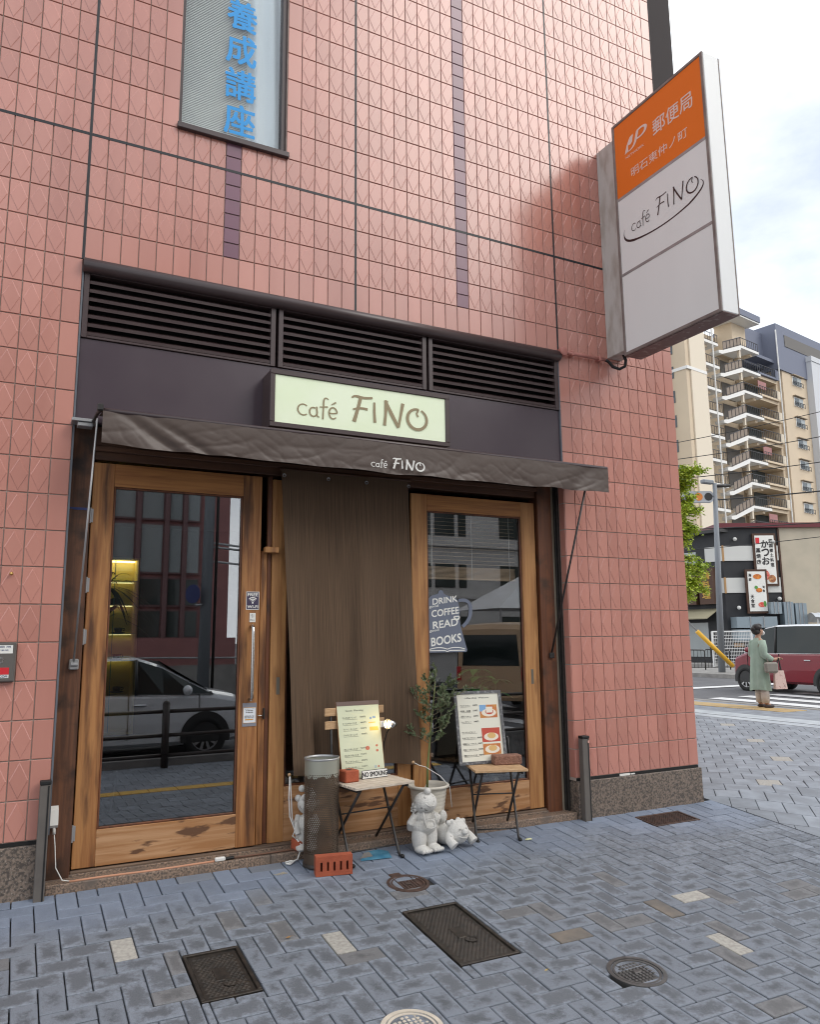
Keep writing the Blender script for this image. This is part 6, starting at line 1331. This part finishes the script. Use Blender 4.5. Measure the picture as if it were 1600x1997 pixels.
for a in (.15, .35, .6): fb('plank_stack', 'strip_wood', .22, .55+a*1.4, .62, .72+a*1.4, 0, .2)
for i in range(3): fb('upper_window', 'opp_pane', 1.4+i*1.5, 4.2, 2.7+i*1.5, 5.3, 0, .03, f=lpt)
fb('shop_window', 'opp_pane', 1.0, .3, 6, 1.9, 0, .03, f=lpt)
ca_ = MB().prism([lpt(.4, 2.55, 0), lpt(.4, 2.1, 1.0), lpt(.4, 2.05, 1.0), lpt(.4, 2.5, 0)], eL*5).build('awning_roof', mat('canopy_tan', (.30, .27, .18), .6), re_, normals=True)
def sboard(label, a0, z0, a1, z1, d=.12):
    t = thing('food_sign', label, 'sign', fpt((a0+a1)/2, z0, d)); fb('frame', 'rest_brown', a0, z0, a1, z1, d-.08, d, t); fb('panel', 'paper', a0+.10, z0+.10, a1-.10, z1-.10, d, d+.02, t); return t
g1 = sboard('tall white food sign with large black brush characters', 1.42, 3.55, 2.52, 6.02); g2 = sboard('lower white food sign with dish pictures', .90, 2.28, 1.92, 4.32, .22)
def ftext(t, s, a, z, w=None, h=None, m='ink', d=.16, bold=.0): mm = MB(); text(mm, s, fpt(a, z, d), e1, Up, w=w, h=h, bold=bold); mm.build('lettering', m, t)
for i, ch in enumerate('かつお'): ftext(g1, ch, 1.97, 5.52-i*.40, .34, .34, bold=.03, d=.15)
for i, ch in enumerate('四国郷土料理'): ftext(g1, ch, 2.26, 5.66-i*.225, .16, .17, bold=.03, d=.15)
for i, ch in enumerate('藁焼き'): ftext(g1, ch, 1.64, 5.22-i*.27, .2, .21, bold=.03, d=.15)
def fdisc(t, a, z, r, m, d, sy=1.0): MB().add([fpt(a+r*math.cos(q*.3927), z+r*sy*math.sin(q*.3927), d) for q in range(16)], [tuple(range(16))]).build('food_picture', m, t)
fb('red_seal', 'label_red', 1.55, 5.55, 1.73, 5.82, .14, .15, g1); mat('food_red', (.60, .03, .02), .5, col2=(.75, .25, .18), vscale=9); mat('food_orange', (.78, .26, .03), .5, col2=(.45, .12, .03), vscale=9); mat('food_green', (.10, .30, .06), .5); mat('food_brown', (.24, .07, .03), .5, col2=(.6, .3, .12), vscale=10)
fdisc(g1, 1.83, 4.05, .26, 'food_red', .15); fdisc(g1, 2.19, 3.88, .18, 'food_brown', .152)
fdisc(g2, 1.45, 3.98, .20, 'food_orange', .25, .6); fdisc(g2, 1.49, 3.35, .15, 'food_orange', .25, .7); fdisc(g2, 1.36, 3.48, .08, 'food_green', .252); fdisc(g2, 1.57, 2.68, .17, 'food_red', .25, .7); fdisc(g2, 1.71, 2.72, .07, 'food_green', .252, 2)
for i, ch in enumerate('海鮮'): ftext(g2, ch, 1.11, 4.05-i*.2, .13, .14, bold=.03, d=.25)
for i, ch in enumerate('天食堂'): ftext(g2, ch, 1.15, 3.05-i*.2, .16, .17, bold=.03, d=.25)
for i, ch in enumerate('旬魚'): ftext(g2, ch, 1.71, 3.5-i*.18, .1, .12, bold=.03, d=.25)
for i, (a, lab, ch) in enumerate(((.35, 'brown vertical sign with gold characters nearest the restaurant corner', '鍋'), (1.3, 'brown vertical sign with gold characters in the middle of three', '阿波'), (2.5, 'brown vertical sign with gold characters behind the leaves', '土佐'))):
    t = thing('vertical_sign', lab, 'sign', lpt(a, 2.9, .4)); fb('frame', 'rest_brown', a, 2.75, a+.75, 4.45, .05, .4, t, f=lpt); mm = MB()
    for k, c in enumerate((ch+'料理')[:3]): text(mm, c, lpt(a+.375, 4.1-k*.45, .41), -eL, Up, w=.42, h=.36, bold=.03)
    mm.build('lettering', mat('gold', (.52, .30, .04), .5), t)
for i, (a, z, lab) in enumerate(((.55, 5.75, 'small round wall lamp above the white band'), (2.35, 5.6, 'small round wall lamp by the roof corner'), (2.42, 2.95, 'small round wall lamp right of the lower food sign'), (.5, 2.55, 'small round wall lamp left of the lower food sign'))):
    t = thing('wall_lamp', lab, 'lamp', fpt(a, z, .2), 0, 'wall lamps on the restaurant'); MB().ell(fpt(a, z, .22), .09).build('globe', 'rest_white', t, True); MB().tube([fpt(a, z, .0), fpt(a, z, .2)], .03, 6).build('arm', 'black_metal', t)
# ducts
for i, (a0, z0, a1, z1, d1, lab) in enumerate(((.15, 1.62, 2.0, 2.12, .7, 'long upper grey duct below the food signs'), (.15, 1.05, 2.5, 1.55, .7, 'long lower grey duct above the fence'), (1.85, 2.25, 2.35, 2.78, .5, 'square grey duct elbow right of the lower food sign'), (2.45, 1.1, 2.9, 2.78, .5, 'tall grey duct at the restaurant corner'), (2.98, 1.2, 3.5, 2.72, .5, 'grey duct standing against the beige wall'))):
    t = thing('air_duct', lab, 'duct', fpt((a0+a1)/2, z0, .1), 0, 'grey ducts behind the fence'); fb('casing', mat('duct_grey', (.28, .34, .38), .45, metal=.4), a0, z0, a1, z1, .02, d1, t)
    for k in range(1, 3): x = a0+(a1-a0)*k/3; fb('flange', 'alu', x-.015, z0-.02, x+.015, z1+.02, .01, d1+.02, t)
t = thing('curved_roof', 'pale corrugated curved canopy at the right of the restaurant', 'canopy', fpt(4.2, 1.9, .5)); m = MB()
m.grid(lambda a, b: fpt(3.5+a*4, 1.85+.42*math.sin(b*2.6)+.012*math.sin(a*90), .1+1.1*b), 120, 8); m.build('sheet', mat('corrugated', (.55, .58, .62), .4), t, True); MB().tube([fpt(3.75, 0, .9), fpt(3.75, 2.0, .9)], .04, 8).build('post', 'white_paint', t)
# ------------------------------------------------------------------ apartment block
O = Vector((65.2, 54.6, 0)); ap = thing('apartment_block', 'tall beige apartment block with white outside stairs and blue-grey top floors', 'building', O, R_(10))
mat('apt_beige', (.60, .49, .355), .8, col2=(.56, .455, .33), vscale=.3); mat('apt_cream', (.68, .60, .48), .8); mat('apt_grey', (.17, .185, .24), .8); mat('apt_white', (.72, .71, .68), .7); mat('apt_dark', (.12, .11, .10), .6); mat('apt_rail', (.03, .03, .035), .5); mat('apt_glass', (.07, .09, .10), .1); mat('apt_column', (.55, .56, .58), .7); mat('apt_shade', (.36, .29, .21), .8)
FH = 2.88; NF = 13
def lb(name, m, x0, y0, z0, x1, y1, z1, par=ap): return box(name, m, par, x0, y0, z0, x1, y1, z1, local=True)
ZTA = 38.9
lb('tower_wall', 'apt_beige', .6, .6, 0, 4.4, 4.0, ZTA-1); lb('tower_face', 'apt_cream', 1.3, .42, 0, 4.4, .58, ZTA-1)
for z in (31.0, 16.5): lb('band', 'apt_white', .5, .38, z, 4.45, 4.05, z+.35)
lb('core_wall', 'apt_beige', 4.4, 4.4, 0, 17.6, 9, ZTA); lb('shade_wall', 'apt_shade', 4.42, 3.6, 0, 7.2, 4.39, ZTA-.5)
lb('stair_head', 'apt_beige', 13.4, 2.0, 36.6, 16.6, 4.39, 40.4); lb('head_roof', 'apt_grey', 11.0, .2, 40.4, 17.2, 4.6, 41.2); lb('head_soffit', 'apt_white', 11.1, .3, 40.2, 17.1, 4.5, 40.39)
lb('right_wall', 'apt_beige', 23.6, 1.2, 0, 40, 9, 35.7); lb('right_wall_side', 'apt_beige', 22.9, 1.8, 0, 23.59, 9, 35.7)
lb('top_storeys', 'apt_grey', 22.6, 1.0, 35.7, 40.2, 9.2, 42.0); lb('top_return', 'apt_grey', 17.7, 3.0, 36.2, 22.59, 9.1, 41.2); lb('top_opening', 'apt_dark', 24.6, .93, 39.2, 40, .99, 40.8)
lb('pale_column', 'apt_column', 30.2, .3, 0, 33.8, 1.19, 38.2); lb('pale_column', 'apt_column', 30.1, .2, 38.2, 40, 1.0, 38.9)
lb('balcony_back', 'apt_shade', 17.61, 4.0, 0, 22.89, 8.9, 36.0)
def rail(name, par, x0, y0, z0, x1, y1, z1, h=1.05, n=6):
    m = MB(); a, b = Vector((x0, y0, z0)), Vector((x1, y1, z1)); m.tube([a+Vector((0, 0, h)), b+Vector((0, 0, h))], .045, 4).tube([a+Vector((0, 0, .12)), b+Vector((0, 0, .12))], .03, 4)
    for k in range(n+1): p = a.lerp(b, k/n); m.tube([p, p+Vector((0, 0, h))], .03, 4)
    return m.build(name, 'apt_rail', par, local=True)
for f in range(NF):
    z = 1.2+f*FH
    if z > 37.6: break
    # left landing slab, right landing slab, flight
    if z < 37.2:
        s = lb('landing_slab', 'apt_white', 4.5, .9, z-.32, 8.1, 3.6, z); rail('landing_rail', s, 4.55, .95, z, 8.05, .95, z, n=7); rail('landing_rail', s, 4.55, .95, z, 4.55, 3.5, z, n=4); lb('bracket', 'apt_beige', 6.0, 1.4, z-.65, 6.5, 3.5, z-.33, s)
        lb('doorway', 'apt_dark', 5.4, 3.5, z+.05, 6.5, 3.58, z+2.1, s)
    zr = z+1.0
    s = lb('landing_slab', 'apt_white', 13.3, .9, zr-.32, 17.5, 3.6, zr); rail('landing_rail', s, 13.4, .95, zr, 17.4, .95, zr, n=9); lb('bracket', 'apt_beige', 16.2, 1.4, zr-.65, 16.7, 3.5, zr-.33, s); lb('door_wall', 'apt_dark', 14.2, 4.30, zr+.05, 17.2, 4.38, zr+2.2, s)
    lb('landing_post', 'apt_cream', 13.0, 1.0, zr-1.6, 13.3, 1.3, zr+1.1, s)
    z0 = zr-FH*.62
    fl_ = MB(); fl_.add([(8.2, .9, z0-.3), (8.9, .9, z0-.3), (13.3, .9, zr-.55), (13.3, .9, zr), (9.2, .9, z0+.25), (8.2, .9, z0+.05)]+[(8.2, 2.1, z0-.3), (8.9, 2.1, z0-.3), (13.3, 2.1, zr-.55), (13.3, 2.1, zr), (9.2, 2.1, z0+.25), (8.2, 2.1, z0+.05)],
        [(0, 1, 2, 3, 4, 5), (11, 10, 9, 8, 7, 6), (0, 6, 7, 1), (1, 7, 8, 2), (2, 8, 9, 3), (3, 9, 10, 4), (4, 10, 11, 5), (5, 11, 6, 0)]); s = fl_.build('stair_flight', 'apt_white', ap, local=True)
    m = MB(); m.add([(9.2, .93, z0+.25), (13.3, .93, zr), (13.3, .93, zr+1.05), (9.2, .93, z0+1.3)], [(0, 1, 2, 3)]); m.build('stair_screen', mat('screen_brown', (.24, .19, .15), .7), s, local=True); rail('stair_rail', s, 9.2, .9, z0+.25, 13.3, .9, zr, n=5)
    # balconies
    zb = z+1.55
    if zb < 36:
        b_ = lb('balcony_slab', 'apt_beige' if zb < 33 else 'apt_grey', 17.7, 1.3, zb-.25, 22.85, 4.0, zb); rail('balcony_rail', b_, 17.8, 1.35, zb, 22.0, 1.35, zb, n=10); lb('balcony_pier', 'apt_cream' if zb < 33 else 'apt_grey', 22.1, 1.3, zb, 22.88, 1.9, zb+1.1, b_)
        lb('balcony_window', 'apt_glass', 19.2, 3.92, zb+.1, 22.3, 3.99, zb+2.2, b_); lb('balcony_beam', 'apt_beige' if zb < 33 else 'apt_grey', 17.7, 1.6, zb+2.2, 22.85, 3.9, zb+2.6, b_)
        w2 = lb('window', 'apt_white', 26.2, 1.14, zb-.2, 28.6, 1.19, zb+1.05); lb('pane', 'apt_glass', 26.35, 1.10, zb-.1, 27.35, 1.135, zb+.95, w2); lb('pane', 'opp_pane', 27.45, 1.10, zb-.1, 28.45, 1.135, zb+.95, w2); rail('window_rail', w2, 26.1, .95, zb-.3, 28.7, .95, zb-.3, .6, 6); lb('hood', 'apt_shade', 26.0, .8, zb+1.12, 28.8, 1.19, zb+1.22, w2)
    if zb < 36 and f % 2 == 0: lb('air_conditioner', 'apt_white', 18.0+.3*(f % 3), 3.2, zb+.02, 18.9+.3*(f % 3), 3.6, zb+.75, b_)
    if zb < 36 and f % 3 == 1: lb('laundry', ('apt_white', 'opp_pink', 'sign_blue')[f % 3], 18.2, 1.7, zb+.9, 20.2, 1.75, zb+1.9, b_)
    lb('far_balcony', 'apt_cream', -1.6, 3.0, z-.2, .5, 4.2, z); lb('far_window', 'apt_glass', .52, 2.2, z+.3, .59, 3.4, z+1.7)
MB().tube([(6.9, .9, 0), (6.9, .9, 39)], .10, 6).build('drain_pipe', 'apt_white', ap, local=True); MB().tube([(22.4, .95, 0), (22.4, .95, 41)], .09, 6).build('drain_pipe', 'apt_white', ap, local=True)
lb('far_wall', 'apt_dark', -1.0, 4.3, 0, .55, 9, 36)
# overhead wires
mat('wire', (.02, .02, .02), .6)
def pxpt(u, v, d):
    q = _f+_r*(u-800)/FPX-_u*(v-998.5)/FPX; return Vector(CAM+q*d)
for i, (A, B, sag, r) in enumerate((((24, 22, 7.2), (34, 10, 7.6), .25, .03), ((24, 22, 8.2), (34, 10, 9.1), .3, .02), ((24, 22, 9.0), (34, 10, 10.4), .3, .018), ((24, 23, 5.0), (34, 11, 6.0), .25, .016), ((24, 22, 9.6), (34, 9, 11.8), .3, .016), ((24, 22, 6.0), (34, 10, 6.1), .2, .02))):
    t = thing('overhead_wire', ('lowest thick wire', 'second wire up', 'third wire up', 'thin wire over the restaurant front', 'highest wire', 'thin wire just over the maroon roof')[i]+' crossing in front of the apartment block', 'wire', A, 0, 'overhead wires')
    a, b = Vector(A), Vector(B); MB().tube([a.lerp(b, k/12)-Vector((0, 0, sag*4*(k/12)*(1-k/12))) for k in range(13)], r, 5).build('cable', 'wire', t); MB().ell(a.lerp(b, .62)-Vector((0, 0, sag*.94)), .05, 6, 5).build('spacer', 'wire', t)
# ------------------------------------------------------------------ street tree beyond the corner
tr_ = thing('street_tree', 'bright green leafy tree reaching past the building corner', 'tree', (10.15, 6.0, 0)); rq = random.Random(21)
MB().tube([(10.15, 6.0, -.05), (10.2, 5.95, 1.5), (10.15, 5.9, 3.0), (10.25, 5.85, 4.2)], [.11, .09, .07, .05], 12).build('trunk', mat('bark', (.10, .08, .06), .9, bump=.4), tr_, True)
brn = MB(); lvs = MB()
def spray(p, d, L_, lev):
    pts = [p]; dd = d.normalized()
    for k in range(5):
        dd = (dd+Vector((rq.uniform(-.3, .3), rq.uniform(-.3, .3), rq.uniform(-.22, .12)))).normalized(); pts.append(pts[-1]+dd*L_/5)
        if lev < 2 and k > 0:
            for _ in range(2): spray(pts[-1], dd+Vector((rq.uniform(-1, 1), rq.uniform(-1, 1), rq.uniform(-.5, .5))), L_*.5, lev+1)
        if lev:
            for _ in range(6):
                q = pts[-1]+Vector((rq.uniform(-.06, .06), rq.uniform(-.06, .06), rq.uniform(-.05, .04))); e = Vector((rq.uniform(-1, 1), rq.uniform(-1, 1), rq.uniform(-.8, .3))).normalized(); s = e.cross(Vector((rq.uniform(-1, 1), rq.uniform(-1, 1), 1))).normalized()
                l_ = rq.uniform(.045, .075); lvs.add([q, q+e*l_*.5+s*l_*.28, q+e*l_, q+e*l_*.5-s*l_*.26], [(0, 1, 2, 3)])
    brn.tube(pts, [.012*(.6**lev)*(1-.12*i) for i in range(6)], 5)
for (z, d, L_) in ((4.3, (.7, -.7, -.05), .62), (4.1, (.8, -.55, -.1), .5), (3.75, (.75, -.6, .05), .62), (3.55, (.5, -.9, -.05), .66), (3.35, (.7, -.75, -.3), .45), (2.55, (.8, -.6, .1), .72), (2.4, (.6, -.85, -.1), .62), (2.15, (.75, -.6, -.35), .42), (3.0, (-.5, .8, .4), 1.0), (3.8, (-.7, .2, .5), 1.0), (4.2, (.1, .3, 1), .9)):
    spray(Vector((10.18, 5.93, z)), Vector(d), L_, 0)
brn.build('branch', 'bark', tr_, True)
ml = mat('tree_leaf', (.30, .44, .03), .5, col2=(.46, .55, .06), vscale=5)
o = lvs.build('foliage', 'tree_leaf', tr_); tag(o, kind='stuff')
for o in (pe, sb, tb_): o.scale = (.95, .95, .95)
